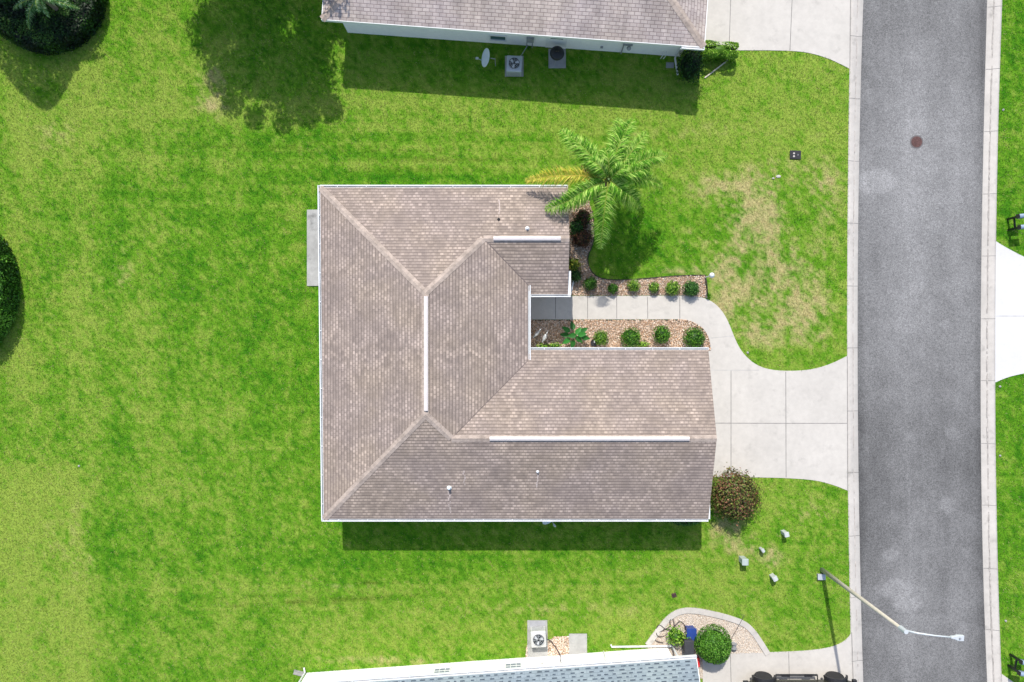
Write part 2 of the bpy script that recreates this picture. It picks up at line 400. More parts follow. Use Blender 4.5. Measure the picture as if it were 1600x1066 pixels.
# ------------------------------------------------------------------ ground
Gd, Gm, Gy, Tn = lin(54,110,17), lin(91,136,30), lin(128,150,60), lin(184,160,126)
def lawn_color(x, y):
    px = 800+32*x; py = 533-32*y
    n0 = fbm(px/260+3, py/260+9, 3); n1 = fbm(px/70, py/70, 4); n2 = fbm(px/24+40, py/24+7, 3); n3 = fbm(px/7+9, py/7+3, 2); n4 = fbm(px/3.1+5, py/3.1+30, 1)
    g = lambda cx,cy,rx,ry: np.exp(-((px-cx)/rx)**2-((py-cy)/ry)**2)
    st = fbm(px/300+50, py/7+20, 3)
    sg = lambda v: 1/(1+np.exp(-v))
    t = .54+.12*n0+.18*n1+.26*n2+.46*n3+.34*n4
    t += .12*sg((150-px)/12) + .30*g(230,110,150,110)+.22*g(60,220,120,80)
    t += .35*g(600,165,330,32)+.22*g(1150,150,220,80)+.22*g(1000,250,300,50)
    t += .36*sg((124+(py-728)*.055+1.2*n2-px)/1.2)*sg((py-728)/5)
    t += .16*g(500,960,420,70)+.16*sg((px-1000)/80)*sg((1330-px)/8)+.10*sg((px-480)/60)*sg((py-880)/20)
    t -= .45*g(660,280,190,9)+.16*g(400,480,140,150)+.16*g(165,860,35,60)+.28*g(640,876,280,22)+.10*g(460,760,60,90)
    t += .18*g(300,700,100,150)
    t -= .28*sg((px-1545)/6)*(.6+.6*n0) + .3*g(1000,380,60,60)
    t += st*(.34*g(560,240,330,55)+.28*g(520,925,420,35)+.10)
    # mower stripes: faint long bands
    t += .10*np.sin(px/17+n0*2)*sg((500-px)/60)+.16*np.sin((py+px*-.02)/5.5)*g(620,238,330,45)+.05*np.sin(py/14+n0*2)*sg((px-850)/60)
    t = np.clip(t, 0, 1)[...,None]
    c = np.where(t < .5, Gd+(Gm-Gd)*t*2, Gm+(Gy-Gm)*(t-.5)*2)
    tan = .0
    for cx,cy,rx,ry,s_ in [(1180,345,60,55,1.15),(1200,425,70,45,.95),(1150,440,60,40,.8),(1260,500,45,60,.75),(1185,520,40,30,.7),(1230,270,80,30,.55),
                          (1135,820,30,22,.7),(1207,870,22,18,.9),(1155,850,40,24,.55),(330,150,30,50,.8),(300,235,30,10,.3),(115,860,60,90,.42),(860,950,260,20,.38),
                          (1060,425,40,9,.9),(1130,480,18,25,.8),(480,218,60,8,.5),(530,915,60,5,.8),(90,210,60,40,.4),(1085,290,90,30,.4),(1270,800,60,30,.45),
                          (640,1032,300,9,.5),(1090,205,200,20,.35),(180,420,40,60,.35),(1050,380,60,40,.35),(1290,330,30,90,.45),(700,800+0,1,1,0)]:
        tan = tan+s_*g(cx,cy,rx,ry)
    m = np.clip((np.minimum(tan,1.05)*.80+(.55*n2+.50*n1+.60*n3+.35*n4)*np.clip(tan*1.6,.25,1)-.30)*.80, 0, .62)[...,None]
    c = c*(1-m)+Tn*m
    # brown scalped streaks
    pz_ = py+(px-520)*.055+1.5*n1
    b = np.clip((1.1*g(0,0,1e9,1e9)*np.exp(-((pz_-938)/3.5)**2-((px-530)/150)**2)+1.1*np.exp(-((pz_-914)/2.6)**2-((px-560)/38)**2)+.5*np.exp(-((pz_-925)/2)**2-((px-380)/140)**2)+.9*g(680,264,150,2.2)+.7*g(700,250,130,2)+.8*g(420,228,150,2.5)+.6*g(560,236,200,2)+.5*g(480,206,200,2))*(.65+.9*n2)-.12, 0, .6)[...,None]
    c = c*(1-b)+lin(72,84,26)*b
    far = np.clip(np.maximum(np.abs(x)-27, np.abs(y)-19)/8, 0, 1)[...,None]
    c = c*(1-far)+(Gm*.8+Gy*.2)*far
    return c

ys = np.concatenate([[-600,-250,-100,-50,-30,-27,-24,-22,-20.5],np.arange(-19,19.01,.16),[20.5,22,24,27,30,50,100,250,600]])
def grid_mesh(name, X, Y, Z, mat, col=None):
    r, c = X.shape; idx = np.arange(r*c).reshape(r,c)
    F = np.stack([idx[:-1,:-1],idx[1:,:-1],idx[1:,1:],idx[:-1,1:]],-1).reshape(-1,4)
    if X[1,0]==X[0,0]: pass
    return np_mesh(name, np.stack([X,Y,Z],-1).reshape(-1,3), F, mat, col=None if col is None else col.reshape(-1,3))
# big soil sheet to the horizon
tag(MB().poly([(-900,-900,-.16),(900,-900,-.16),(900,900,-.16),(-900,900,-.16)]).build('ground', mat_simple('distant_grass',(.06,.13,.02),.95,var=.4,scale=.3)), kind='structure')
xs = np.concatenate([[-600,-250,-100,-50,-36,-33,-30,-28.5],np.arange(-27,16.2,.16)])
X = np.concatenate([np.broadcast_to(xs,(len(ys),len(xs))), kWo(ys)[:,None]],1); Y = np.broadcast_to(ys[:,None], X.shape)
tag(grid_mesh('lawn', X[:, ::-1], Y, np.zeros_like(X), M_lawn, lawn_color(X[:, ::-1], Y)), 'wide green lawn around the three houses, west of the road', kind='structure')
xe = np.concatenate([np.arange(24.0,30,.16),[50,100,250,600]])
X = np.concatenate([kEo(ys)[:,None], np.broadcast_to(xe,(len(ys),len(xe)))],1); Y = np.broadcast_to(ys[:,None], X.shape)
tag(grid_mesh('lawn', X[:, ::-1], Y, np.zeros_like(X), M_lawn, lawn_color(X[:, ::-1], Y)), 'strip of lawn on the far side of the road', kind='structure')

# road
tt = np.linspace(0,1,64); yr = np.concatenate([[-600,-100,-40],np.arange(-20,20.01,.14),[40,100,600]])
X = kWi(yr)[:,None]-.03 + (kEi(yr)-kWi(yr)+.06)[:,None]*tt; Y = np.broadcast_to(yr[:,None], X.shape)
def road_color(x, y):
    px = 800+32*x; py = 533-32*y; g = lambda cx,cy,rx,ry: np.exp(-((px-cx)/rx)**2-((py-cy)/ry)**2)
    n = fbm(px/90, py/120, 4); n2 = fbm(px/18, py/22, 3); fl = fbm(px/4+9, py/160, 3)
    u = (px-1343)/194.
    L_ = .152+.032*n+.026*n2+.012*fl
    L_ += .03*np.exp(-((u-.42)/.2)**2)+.02*np.exp(-((u-.8)/.08)**2)
    L_ -= .028*np.exp(-(u/.04)**2)+.045*np.exp(-((1-u)/.05)**2)*(.5+.8*(fbm(px/50,py/60,2)*.5+.5))
    L_ += .04*np.exp(-((py-300)/200)**2)-.03*np.exp(-((py-800)/160)**2) -.03*np.exp(-((py-40)/60)**2)*np.exp(-(u/.5)**2)-.012*(py>950)
    nz = fbm(px/9+3, py/9+1, 2)*.25
    for cx,cy,rx,ry,s_ in [(1370,283,30,20,.055),(1398,922,26,16,.05),(1420,945,24,12,.04),(1393,868,14,9,.05),(1483,790,14,12,.045),(1478,508,10,8,.04),(1415,510,18,14,.02),(1512,865,8,10,.03),(1505,985,10,9,.03),(1488,676,9,9,.03)]:
        q = ((px-cx)/rx)**2+((py-cy)/ry)**2+nz*2
        L_ += s_/(1+np.exp((q-1)*7))
    L_ += .02*np.exp(-((px-1421-4*np.sin(py/60))/2.2)**2)*(fbm(px/30,py/60,2)>-.1)
    c = L_[...,None]*np.array([1.01,.995,.985])
    return c
tag(grid_mesh('road', X[:, ::-1], Y, np.full_like(X,-.10), M_road, road_color(X[:, ::-1], Y)), 'grey asphalt road running past the driveways', kind='structure')
# kerbs: sloping Miami kerb with a gutter crease
def kerb(fi, fo, sgn, name, label):
    yk = np.concatenate([[-600,-100,-40],np.arange(-20,20.1,.5),[40,100,600]])
    a, b = fi(yk), fo(yk); prof = [(-.04,-.13),(0,-.085),(.40,-.075),(.47,-.045),(.80,.018),(1.0,.022),(1.02,-.15)]
    X = np.stack([a+(b-a)*u for u,_ in prof],1); Z = np.stack([np.full_like(yk,z) for _,z in prof],1); Y = np.broadcast_to(yk[:,None], X.shape)
    if sgn > 0: X, Z = X[:, ::-1], Z[:, ::-1]
    o = grid_mesh(name, X, Y, Z, M_conc2); tag(o, label, kind='structure')
    mb = MB(); mbd = MB()
    off = 14.9 if sgn < 0 else 13.3
    for k in range(-3, 12):
        y = off-3.05*k+.07*math.sin(k*3.1)
        a, b = float(fi(y)), float(fo(y))
        for (u0,z0),(u1,z1) in zip(prof[1:5], prof[2:6]):
            mb.add([(a+(b-a)*u0,y-.012,z0+.004),(a+(b-a)*u1,y-.012,z1+.004),(a+(b-a)*u1,y+.012,z1+.004),(a+(b-a)*u0,y+.012,z0+.004)],[(0,1,2,3)])
    mb.build('kerb_joint', M_joint, o)
    # broken, slightly darker dashes laid along the crease
    for k in range(260):
        y = random.uniform(-18,18)
        if sgn < 0 and random.random() < .45: continue
        a, b = float(fi(y)), float(fo(y)); l = random.uniform(.1,.6); wv = random.uniform(.008,.028)
        a2, b2 = float(fi(y+l)), float(fo(y+l)); u = .45 + random.uniform(-.02,.02)
        x0 = a+(b-a)*u; x1 = a2+(b2-a2)*u
        mbd.add([(x0-wv,y,-.05),(x0+wv,y,-.038),(x1+wv,y+l,-.038),(x1-wv,y+l,-.05)],[(0,1,2,3)])
    mbd.build('crease_dashes', mat_simple('kerb_crease_tone',(.36,.33,.30),.95,var=.3), o)
kerb(kWi, kWo, -1, 'kerb', 'pale concrete kerb along the west side of the road')
kerb(kEi, kEo, 1, 'kerb', 'pale concrete kerb along the east side of the road')

def slab(name, label, poly, mat, joints=(), z=.02, jm=None, jw=.03):
    o = MB().prism(poly, -.12, z).build(name, mat); tag(o, label, kind='structure')
    if joints:
        for i, (a, b) in enumerate(joints):
            p, q = W(*a), W(*b); zj = z-.001+(i%3)*.0006
            MB().bar((p[0],p[1],zj),(q[0],q[1],zj), jw, .009).build('expansion_joint', jm or M_joint, o)
    return o
slab('driveway', 'pale concrete driveway and curved front walk of the middle house', P_drive, M_conc,
     [((1142,579),(1142,744)),((1227.5,581),(1228,746)),((1070,661),(1227,661.5)),((1228,661.5),(1323,661.5)),((868,464),(868,498)),((918,464),(918,498)),
      ((963.5,464),(963.5,498)),((1011.5,464),(1012,498)),((1062,464),(1062,498)),((1323.5,557),(1324,766))])
mbj = MB()
for a,b in [((1110,578.5),(1186,578.5)),((1111,528.5),(1146,525))]:
    p,q = W(*a),W(*b); MB().bar((p[0],p[1],.0185),(q[0],q[1],.0185),.02,.009).build('tooled_joint', M_jointl, bpy.data.objects['driveway'])
slab('driveway', 'pale driveway beside the northern house at the top', P_topdrive, M_conc,
     [((1143.5,-60),(1139,77)),((1240,-60),(1234,79)),((1329,-60),(1327.5,106))])
slab('driveway', 'pale driveway under the dark vehicle at the bottom', P_botdrive, M_conc,
     [((1232,1018),(1234,1100)),((1141,1022),(1143,1100)),((1330.5,988),(1334,1100))])
slab('driveway', 'bright white driveway across the road', P_eastdrive, M_concw, [((1556,494),(1700,494))], jm=M_jointl)
slab('driveway', 'corner of a driveway across the road at the bottom', P_eastdrive2, M_conc)
slab('patio', 'weathered grey patio slab behind the middle house', P_patio, M_conc3, z=.05)
slab('door_pad', 'square concrete pad at the side door of the northern house', P_padN, M_conc3, z=.05)
slab('equipment_pad', 'thin concrete pad under the cooling unit of the northern house', P_padN2, M_conc3, z=.05)
slab('equipment_pad', 'long concrete pad under the cooling unit of the southern house', P_padB, M_conc3, z=.05)
slab('side_slab', 'plain concrete slab against the southern house wall', P_padB2, M_conc3, z=.05)

# planting beds: soil sheets and loose stones
def bed(name, label, poly, mat, n, glabel, cols, exclude=(), smin=.02, smax=.05):
    o = MB().poly([(x,y,.006) for x,y in poly]).build(name, mat); tag(o, label, kind='structure')
    P = np.array(poly); lo, hi = P.min(0), P.max(0)
    x = RNG.uniform(lo[0],hi[0],n*2); y = RNG.uniform(lo[1],hi[1],n*2); k = inside(poly,x,y)
    for e in exclude: k &= ~inside(e,x,y)
    x, y = x[k][:n], y[k][:n]; m = len(x)
    r = RNG.uniform(smin,smax,m); base = np.array([(1,0,0),(0,1,0),(-1,0,0),(0,-1,0),(0,0,.7),(0,0,-.5)])
    V = base[None]*(r[:,None,None]*RNG.uniform(.6,1.2,(m,6,1))); a = RNG.uniform(0,6.28,m)
    c, s_ = np.cos(a)[:,None], np.sin(a)[:,None]
    V = np.stack([V[...,0]*c-V[...,1]*s_+x[:,None], V[...,0]*s_+V[...,1]*c+y[:,None], V[...,2]+.02+RNG.uniform(0,.02,m)[:,None]],-1)
    F = np.array([(0,1,4),(1,2,4),(2,3,4),(3,0,4),(1,0,5),(2,1,5),(3,2,5),(0,3,5)])
    F = (F[None]+(np.arange(m)*6)[:,None,None]).reshape(-1,3)
    cc = np.array(cols)[RNG.integers(0,len(cols),m)]*RNG.uniform(.75,1.2,(m,1)); cc = np.repeat(cc,6,0)
    tag(np_mesh('pebbles', V.reshape(-1,3), F, M_stone, col=cc), glabel, kind='stuff')
pk = [lin(198,166,138),lin(186,152,124),lin(216,194,174),lin(160,132,108),lin(208,180,156),lin(224,210,194)]
pl = [lin(222,208,192),lin(214,196,178),lin(230,220,208),lin(204,184,164)]
bed('planting_bed','pink pebble bed between the front walk and the garage wall',P_bedlow,M_bed,9000,'pink and tan pebbles filling the bed south of the front walk',pk)
bed('planting_bed','narrow pebble bed north of the front walk and beside the palm',P_bedup,M_bed,9000,'pink and tan pebbles filling the bed north of the front walk',pk)
bed('planting_bed','pale gravel bed with concrete edging at the bottom',P_bedbot,M_bedl,9000,'pale gravel inside the concrete edging at the bottom',pl,smin=.012,smax=.03)
bed('planting_bed','small pebble patch beside the cooling unit of the southern house',P_grB,M_bed,2200,'tan pebbles beside the cooling unit of the southern house',pl+pk[:3],exclude=[P_padB,P_padB2])
# concrete edging strip and dark edging line
def strip(pts, w0, w1, z0, z1):
    mb = MB(); P = [Vector((*p,0)) for p in pts]; n = len(P); A=[];B=[]
    for i in range(n):
        d = (P[min(i+1,n-1)]-P[max(i-1,0)]).normalized(); s_ = Vector((-d.y,d.x,0)); A.append(P[i]+s_*w0); B.append(P[i]+s_*w1)
    for i in range(n-1):
        a,b,c,d = A[i],A[i+1],B[i+1],B[i]
        mb.add([(a.x,a.y,z0),(b.x,b.y,z0),(c.x,c.y,z0),(d.x,d.y,z0),(a.x,a.y,z1),(b.x,b.y,z1),(c.x,c.y,z1),(d.x,d.y,z1)],
               [(3,2,1,0),(4,5,6,7),(0,1,5,4),(2,3,7,6)]+([(3,0,4,7)] if i==0 else [])+([(1,2,6,5)] if i==n-2 else []))
    return mb
EB = G(eb)
o = tag(strip(EB,-.27,0,-.05,.07).build('bed_edging', M_conc2), 'pale concrete edging curving round the gravel bed at the bottom', 'garden edging')
mbj = MB()
for i in range(4,len(EB)-2,5):
    d = Vector((EB[i+1][0]-EB[i][0],EB[i+1][1]-EB[i][1],0)).normalized(); s_=Vector((-d.y,d.x,0)); p=Vector((*EB[i],.0715))
    MB().bar(p, p-s_*.27, .014, .006).build('edging_joint', M_jointl, o)
tag(strip(G(ub+[(1103,440),(1104.5,460)]),0,.045,-.05,.05).build('bed_edging', M_dark), 'thin dark edging round the pebble bed north of the front walk', 'garden edging')
tag(strip(G([(825,500.5)]+[(x,y+1) for x,y in inner[:-2]]),-.03,.012,-.05,.026).build('bed_edging', M_dark), 'thin dark edging between the front walk and the lower pebble bed', 'garden edging')

# grass blades
def grass(n):
    x = RNG.uniform(-26.2,26.2,n); y = RNG.uniform(-17.8,17.8,n)
    k = (x < kWo(y)+.015)|(x > kEo(y)-.015)
    def shrink(poly, d=.0): return poly
    for p in [P_drive,P_patio,P_topdrive,P_botdrive,P_eastdrive,P_eastdrive2,P_bedlow,P_bedup,P_bedbot,P_padN,P_padN2,P_padB,P_padB2,P_grB,F_main,F_top,F_bot]:
        k &= ~inside(p,x,y)
    x, y = x[k], y[k]; m = len(x)
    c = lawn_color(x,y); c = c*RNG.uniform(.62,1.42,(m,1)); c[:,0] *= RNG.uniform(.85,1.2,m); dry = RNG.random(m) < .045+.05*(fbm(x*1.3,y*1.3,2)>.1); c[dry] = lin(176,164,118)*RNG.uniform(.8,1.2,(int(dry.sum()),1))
    h = RNG.uniform(.03,.075,m); l = RNG.uniform(.02,.07,m); a = RNG.uniform(0,6.283,m); b = a+RNG.uniform(1.2,1.9,m); wv = RNG.uniform(.006,.014,m)
    A = np.stack([x-np.cos(b)*wv,y-np.sin(b)*wv,np.zeros(m)],1); B = np.stack([x+np.cos(b)*wv,y+np.sin(b)*wv,np.zeros(m)],1)
    T = np.stack([x+np.cos(a)*l,y+np.sin(a)*l,h],1)
    V = np.stack([A,B,T],1).reshape(-1,3); F = np.arange(m*3).reshape(-1,3)
    tag(np_mesh('grass', V, F, M_blade, col=np.repeat(c,3,0)), 'short mown grass blades covering the lawns', 'grass', kind='stuff')
grass(900000)

# ------------------------------------------------------------------ foliage
def leaves_mesh(C, Nrm, size, cols, asp=.5):
    """one diamond leaf per centre; returns verts, faces, colours"""
    m = len(C); N_ = Nrm/np.linalg.norm(Nrm,axis=1,keepdims=True)
    r = RNG.normal(size=(m,3)); U = np.cross(N_,r); U /= np.linalg.norm(U,axis=1,keepdims=True)+1e-9; V_ = np.cross(N_,U)
    s = size if np.ndim(size) else np.full(m,size); s = (s*RNG.uniform(.65,1.3,m))[:,None]
    P = np.stack([C-U*s, C+V_*s*asp+N_*s*.12, C+U*s, C-V_*s*asp+N_*s*.12],1).reshape(-1,3)
    F = np.arange(m*4).reshape(-1,4); return P, F, np.repeat(cols,4,0)
def ell_core(c, r, n=14, m=8):
    vs=[];fs=[]
    for i in range(m+1):
        t=math.pi*i/m
        for k in range(n):
            a=2*math.pi*k/n; vs.append((c[0]+r[0]*math.sin(t)*math.cos(a),c[1]+r[1]*math.sin(t)*math.sin(a),c[2]+r[2]*math.cos(t)))
    for i in range(m):
        for k in range(n): fs.append((i*n+k,(i+1)*n+k,(i+1)*n+(k+1)%n,i*n+(k+1)%n))
    return np.array(vs), np.array(fs)
def blob_foliage(name, parent, c, r, n, size, cols, jitter=.14, lump=.12, core=.78, spiky=0.0, sq=1.0):
    """leaf shell round an ellipsoid, parent-local; sq < 1 makes it boxier"""
    d = RNG.normal(size=(n,3)); d /= np.linalg.norm(d,axis=1,keepdims=True); d[:,2] = np.where(d[:,2] < -.5, -d[:,2], d[:,2])
    if sq < 1:
        e = np.sign(d)*np.abs(d)**sq; d2 = e/np.max(np.abs(e),axis=1,keepdims=True)
        d = d*.25+d2*.75
    f0 = RNG.uniform(2.2,4.0,6); ph = RNG.uniform(0,6.28,6)
    lm = sum(np.sin(d@RNG.normal(size=3)*f0[i]+ph[i]) for i in range(6))/3
    rad = 1+lump*lm-np.abs(RNG.normal(0,jitter,n))+RNG.random(n)**6*spiky
    C = np.array(c)+d*np.array(r)*rad[:,None]
    C[:,2] = np.maximum(C[:,2], .03)
    Nn = d/np.array(r)+RNG.normal(0,.55,(n,3))/np.mean(r)
    cols = np.array(cols); k = RNG.integers(0,len(cols),n); cc = cols[k]*RNG.uniform(.7,1.35,(n,1))
    P,F,K = leaves_mesh(C,Nn,size,cc)
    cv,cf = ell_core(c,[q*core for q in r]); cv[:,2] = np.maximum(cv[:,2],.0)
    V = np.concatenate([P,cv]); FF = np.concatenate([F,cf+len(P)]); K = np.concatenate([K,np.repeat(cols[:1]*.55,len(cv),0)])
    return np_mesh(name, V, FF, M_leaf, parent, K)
GR = [lin(38,82,16),lin(58,110,22),lin(84,138,34),lin(30,66,14),lin(104,150,44)]
GRY = [lin(70,120,24),lin(110,155,44),lin(132,168,60),lin(44,86,20),lin(150,176,72)]
GRB = [lin(40,84,26),lin(62,112,40),lin(28,62,22),lin(84,130,52)]
DARK = [lin(20,50,14),lin(34,72,22),lin(50,94,32),lin(16,40,12)]
BRN = [lin(118,84,58),lin(98,74,48),lin(90,106,44),lin(138,96,72),lin(78,92,38),lin(60,50,34),lin(118,128,58),lin(84,98,42)]
DBR = [lin(70,44,32),lin(88,52,40),lin(52,58,28),lin(104,70,44),lin(44,34,24)]
def shrub(px, py, rpx, h, cols, label, n=900, size=.035, group=None, name='shrub', ry=None, lump=.12, spiky=.22, cat='shrub', jitter=.1):
    x, y = W(px, py, h*.55); r = rpx/32*(1-h*.55/H); r2 = r if ry is None else ry/32*.97
    e = empty(name, (x,y,0), 0, label, cat, group)
    blob_foliage('foliage', e, (0,0,h*.52), (r,r2,h*.5), n, size, cols, lump=lump, spiky=spiky, jitter=jitter)
    MB().tube([(0,0,-.02),(.01,0,h*.4)],[.03,.02],6).build('stem', M_trunk, e)
    return e
gN = 'clipped round shrubs north of the front walk'; gS = 'round shrubs between the front walk and the garage'
shrub(922,443.5,10.5,.6,[lin(48,90,22),lin(66,112,30),lin(34,70,18)],'round dark green shrub nearest the house in the row north of the walk',700,group=gN)
shrub(957.5,451,8.5,.45,[lin(52,98,20),lin(80,130,36),lin(36,74,16)],'smallest dark round shrub, second from the house north of the walk',520,group=gN)
shrub(990,446.5,9.5,.5,GRY,'bright yellow-green shrub, third from the house north of the walk',620,group=gN)
shrub(1022,449,8.3,.45,GRY,'narrow bright shrub, fourth from the house north of the walk',520,group=gN)
shrub(1050.5,450.5,11.5,.55,GRY,'bright shrub leaning over the walk, second last of the row north of it',800,group=gN)
shrub(1080,450.5,13,.6,GRB,'muted green shrub at the street end of the row north of the walk',950,group=gN)
shrub(939,528,11.5,.6,GRY[:4]+[lin(60,90,30)],'small olive shrub behind the dark pot, beside the garage',760,group=gS)
shrub(985.5,527.5,16,.75,GR,'bushy shrub, second from the dark pot beside the garage',1500,group=gS)
shrub(1034,523,14,.9,GR,'pear-shaped shrub between the two largest round ones beside the garage',1300,group=gS,ry=15)
shrub(1085,528,17,.75,GR,'widest round shrub at the driveway end beside the garage',1700,group=gS)
shrub(899,431,10,.7,[lin(30,66,20),lin(46,88,28),lin(24,50,16)],'dark green shrub tucked against the wall corner by the walk',600)
shrub(896,414,9,.5,[lin(120,140,40),lin(165,160,60),lin(80,110,30)],'yellowish spiky plant beside the bedroom wall',260,.07,spiky=.7,lump=.25,cat='plant',name='spiky_plant')
shrub(901,355,13,.9,DARK,'dark green leafy plant against the east wall under the palm',600,.05,lump=.25)
shrub(909,372,17,.8,DBR,'dark bronze shrub under the palm, against the wall',900,.05,lump=.25,spiky=.3)
shrub(912,340,15,1.0,DBR+DARK[:2],'dark bronze shrub beside the palm trunk',800,.05,lump=.25,spiky=.3)
shrub(918,268,10,.7,DBR+[lin(120,60,50)],'small red-bronze plant beside the house corner under the yellow frond',420,.05,lump=.3,spiky=.5)
shrub(1148,775,37,1.7,BRN,'large round bush with brown and green leaves at the garage corner',8500,.055,lump=.26,spiky=.35,name='bush',cat='bush',jitter=.2)
shrub(1115,1008,29,1.5,[lin(62,112,26),lin(84,134,38),lin(44,86,18),lin(104,150,54)],'large round green shrub on the gravel bed at the bottom',6500,.042,lump=.05,spiky=.05,name='bush',cat='bush')
shrub(1056,994,14,.8,GRY,'sparse yellow-green shrub with hose loops round it, by the blue bin',420,.06,lump=.35,spiky=.6)
shrub(1068,811,24,1.1,GRB,'low light green shrub under the south gutter near the bush',1200,.05,ry=9,lump=.2)
shrub(1079,103,20,1.4,DARK,'dark shaded shrub at the corner of the northern house',1600,.05,ry=26,lump=.25,spiky=.3)
# clipped hedge block by the top driveway
hx, hy = W(1123,81,.45); e = empty('hedge', (hx,hy,0), math.radians(-3), 'bright green clipped hedge beside the driveway of the northern house', 'hedge')
blob_foliage('foliage', e, (0,0,.45), (.88,.37,.42), 3600, .045, [lin(96,146,30),lin(128,172,48),lin(66,112,22),lin(150,186,70)], sq=.35, lump=.06, jitter=.07, core=.86)
# small tufts by the statues
for px,py,lab in [(848,541,'low bright green plant by the white birds'),(866,540,'tiny pale green plant beside the garage gutter'),(1004,538,'sparse small plant between two round shrubs')]:
    shrub(px,py,8,.25,GRY,lab,150,.05,spiky=.8,lump=.3,cat='plant',name='small_plant',ry=4)

# broad-leaved plant
def big_leaf_plant(px, py, label):
    x,y = W(px,py,.4); e = empty('broad_leaf_plant',(x,y,0),0,label,'plant')
    tips = [(-.42,.28,.5),(-.12,.45,.55),(.15,.20,.6),(.42,.24,.5),(.5,-.12,.45),(.2,-.2,.5),(-.15,-.02,.6),(-.40,-.28,.4),(-.1,-.42,.4),(-.48,.02,.4),(.32,.04,.62)]
    mbp = MB()
    for i,(tx,ty,tz) in enumerate(tips):
        d = Vector((tx,ty,0)).normalized(); s_ = Vector((-d.y,d.x,0)); L_=.24; b = Vector((tx,ty,tz))*1.0-d*L_*.6; b.z = tz+.05
        mbp.tube([(0,0,0),(b.x*.5,b.y*.5,tz*.8),tuple(b)],[.014,.011,.008],5)
        prof = [(-.06,.0),(-.02,.08),(.06,.13),(.16,.12),(.28,.07),(.40,0)]
        V=[];F=[]
        for t,wd in prof:
            zc = b.z-.5*t*t-.05*t
            V += [b+d*t+s_*wd+Vector((0,0,zc-b.z+.03)), Vector((b.x+d.x*t,b.y+d.y*t,zc)), b+d*t-s_*wd+Vector((0,0,zc-b.z+.03))]
        for k in range(len(prof)-1):
            F += [(k*3,k*3+3,k*3+4,k*3+1),(k*3+1,k*3+4,k*3+5,k*3+2)]
        cc = lin(44,108,40)*random.uniform(.7,1.5)
        np_mesh('leaf', np.array([tuple(v) for v in V]), np.array(F), M_leaf, e, np.tile(cc,(len(V),1)), smooth=True)
    mbp.build('stems', mat_simple('green_stems',(.06,.14,.03),.6), e)
big_leaf_plant(898,524,'plant with large glossy dark green leaves in the lower pebble bed')

# palms
def palm(name, label, base, hz, tips, trunk_r=.13, leaf=(lin(70,128,20),lin(112,164,44),lin(172,202,98)), nleaf=66, ll=.62):
    e = empty(name, (base[0],base[1],0), 0, label, 'palm tree')
    mb = MB(); zz = np.linspace(-.05,hz,16)
    mb.tube([(0.03*math.sin(z),0,z) for z in zz],[trunk_r*(1.25-.35*z/hz+.05*(i%2)) for i,z in enumerate(zz)],10); mb.build('trunk', M_trunk, e)
    MB().tube([(0,0,hz-.5),(0,0,hz-.2),(0,0,hz+.25)],[trunk_r*.85,trunk_r*1.05,trunk_r*.35],10).build('crown_shaft', mat_simple('crownshaft_green',(.10,.17,.05),.5), e)
    for (tx,ty,tz,arch,lw,yel) in tips:
        p0 = Vector((0,0,hz+.1)); p2 = Vector((tx-base[0],ty-base[1],tz)); d2 = Vector((p2.x,p2.y,0)); Ln = d2.length; d = d2.normalized()
        side = Vector((-d.y,d.x,0)); bend = side*random.uniform(-.12,.12)*Ln
        p1 = p0*.5+Vector((p2.x*.5,p2.y*.5,0))+bend; p1.z = max(hz,tz)+arch
        pts = [p0*(1-t)**2+p1*2*t*(1-t)+p2*t*t for t in np.linspace(0,1,14)]
        y_col = [lin(188,180,60),lin(205,190,90),lin(150,165,50)] if yel else leaf
        V=[];F=[];K=[]
        # rachis (square tube)
        for i,p in enumerate(pts):
            r = .028*(1-i/15)+.004
            for a,b in ((1,0),(0,1),(-1,0),(0,-1)):
                q = p+side*a*r+Vector((0,0,b*r)); V.append(tuple(q)); K.append(lin(150,165,70) if not yel else lin(205,185,80))
        for i in range(13):
            for k in range(4): F.append((i*4+k,i*4+(k+1)%4,i*4+4+(k+1)%4,i*4+4+k))
        for j in range(nleaf):
            t = .10+.90*j/nleaf; p = p0*(1-t)**2+p1*2*t*(1-t)+p2*t*t; tn = ((p1-p0)*(1-t)+(p2-p1)*t).normalized()
            lf = ll*lw*(math.sin(math.pi*min(1,(t*.86+.14)))**.55)*random.uniform(.8,1.12)
            for sg in (-1,1):
                for rep in range(3):
                    up = random.uniform(-.5,.9); fw = random.uniform(.25,1.1)
                    dr = (side*sg+tn*fw+Vector((0,0,up))).normalized(); L2 = lf*random.uniform(.6,1.15)
                    wdir = tn.cross(dr).cross(dr).normalized()*random.uniform(.010,.018)
                    m1 = p+dr*L2*.5; tipv = p+dr*L2+Vector((0,0,-L2*random.uniform(.25,.6)))
                    n0=len(V); V += [tuple(p-wdir*.5),tuple(p+wdir*.5),tuple(m1+wdir),tuple(m1-wdir),tuple(tipv)]
                    c = y_col[random.randrange(3)]*random.uniform(.75,1.3)
                    K += [c]*5; F += [(n0,n0+1,n0+2,n0+3),(n0+3,n0+2,n0+4,n0+4)]
        me = bpy.data.meshes.new('frond'); me.from_pydata(V,[],[tuple(dict.fromkeys(f)) for f in F])
        a = me.color_attributes.new('Col','FLOAT_COLOR','POINT'); c4=np.ones((len(V),4),dtype=np.float32); c4[:,:3]=np.array(K); a.data.foreach_set('color',c4.ravel())
        me.materials.append(M_palm); fo = bpy.data.objects.new('frond',me); COL.objects.link(fo); fo.parent = e
        if yel: fo['label'] = 'yellow drying frond'
    return e
pz = 3.9; pb = W(950,282,pz)
def T(px,py,z,arch=.55,lw=1,yel=False): a=W(px,py,z); return (a[0],a[1],z,arch,lw,yel)
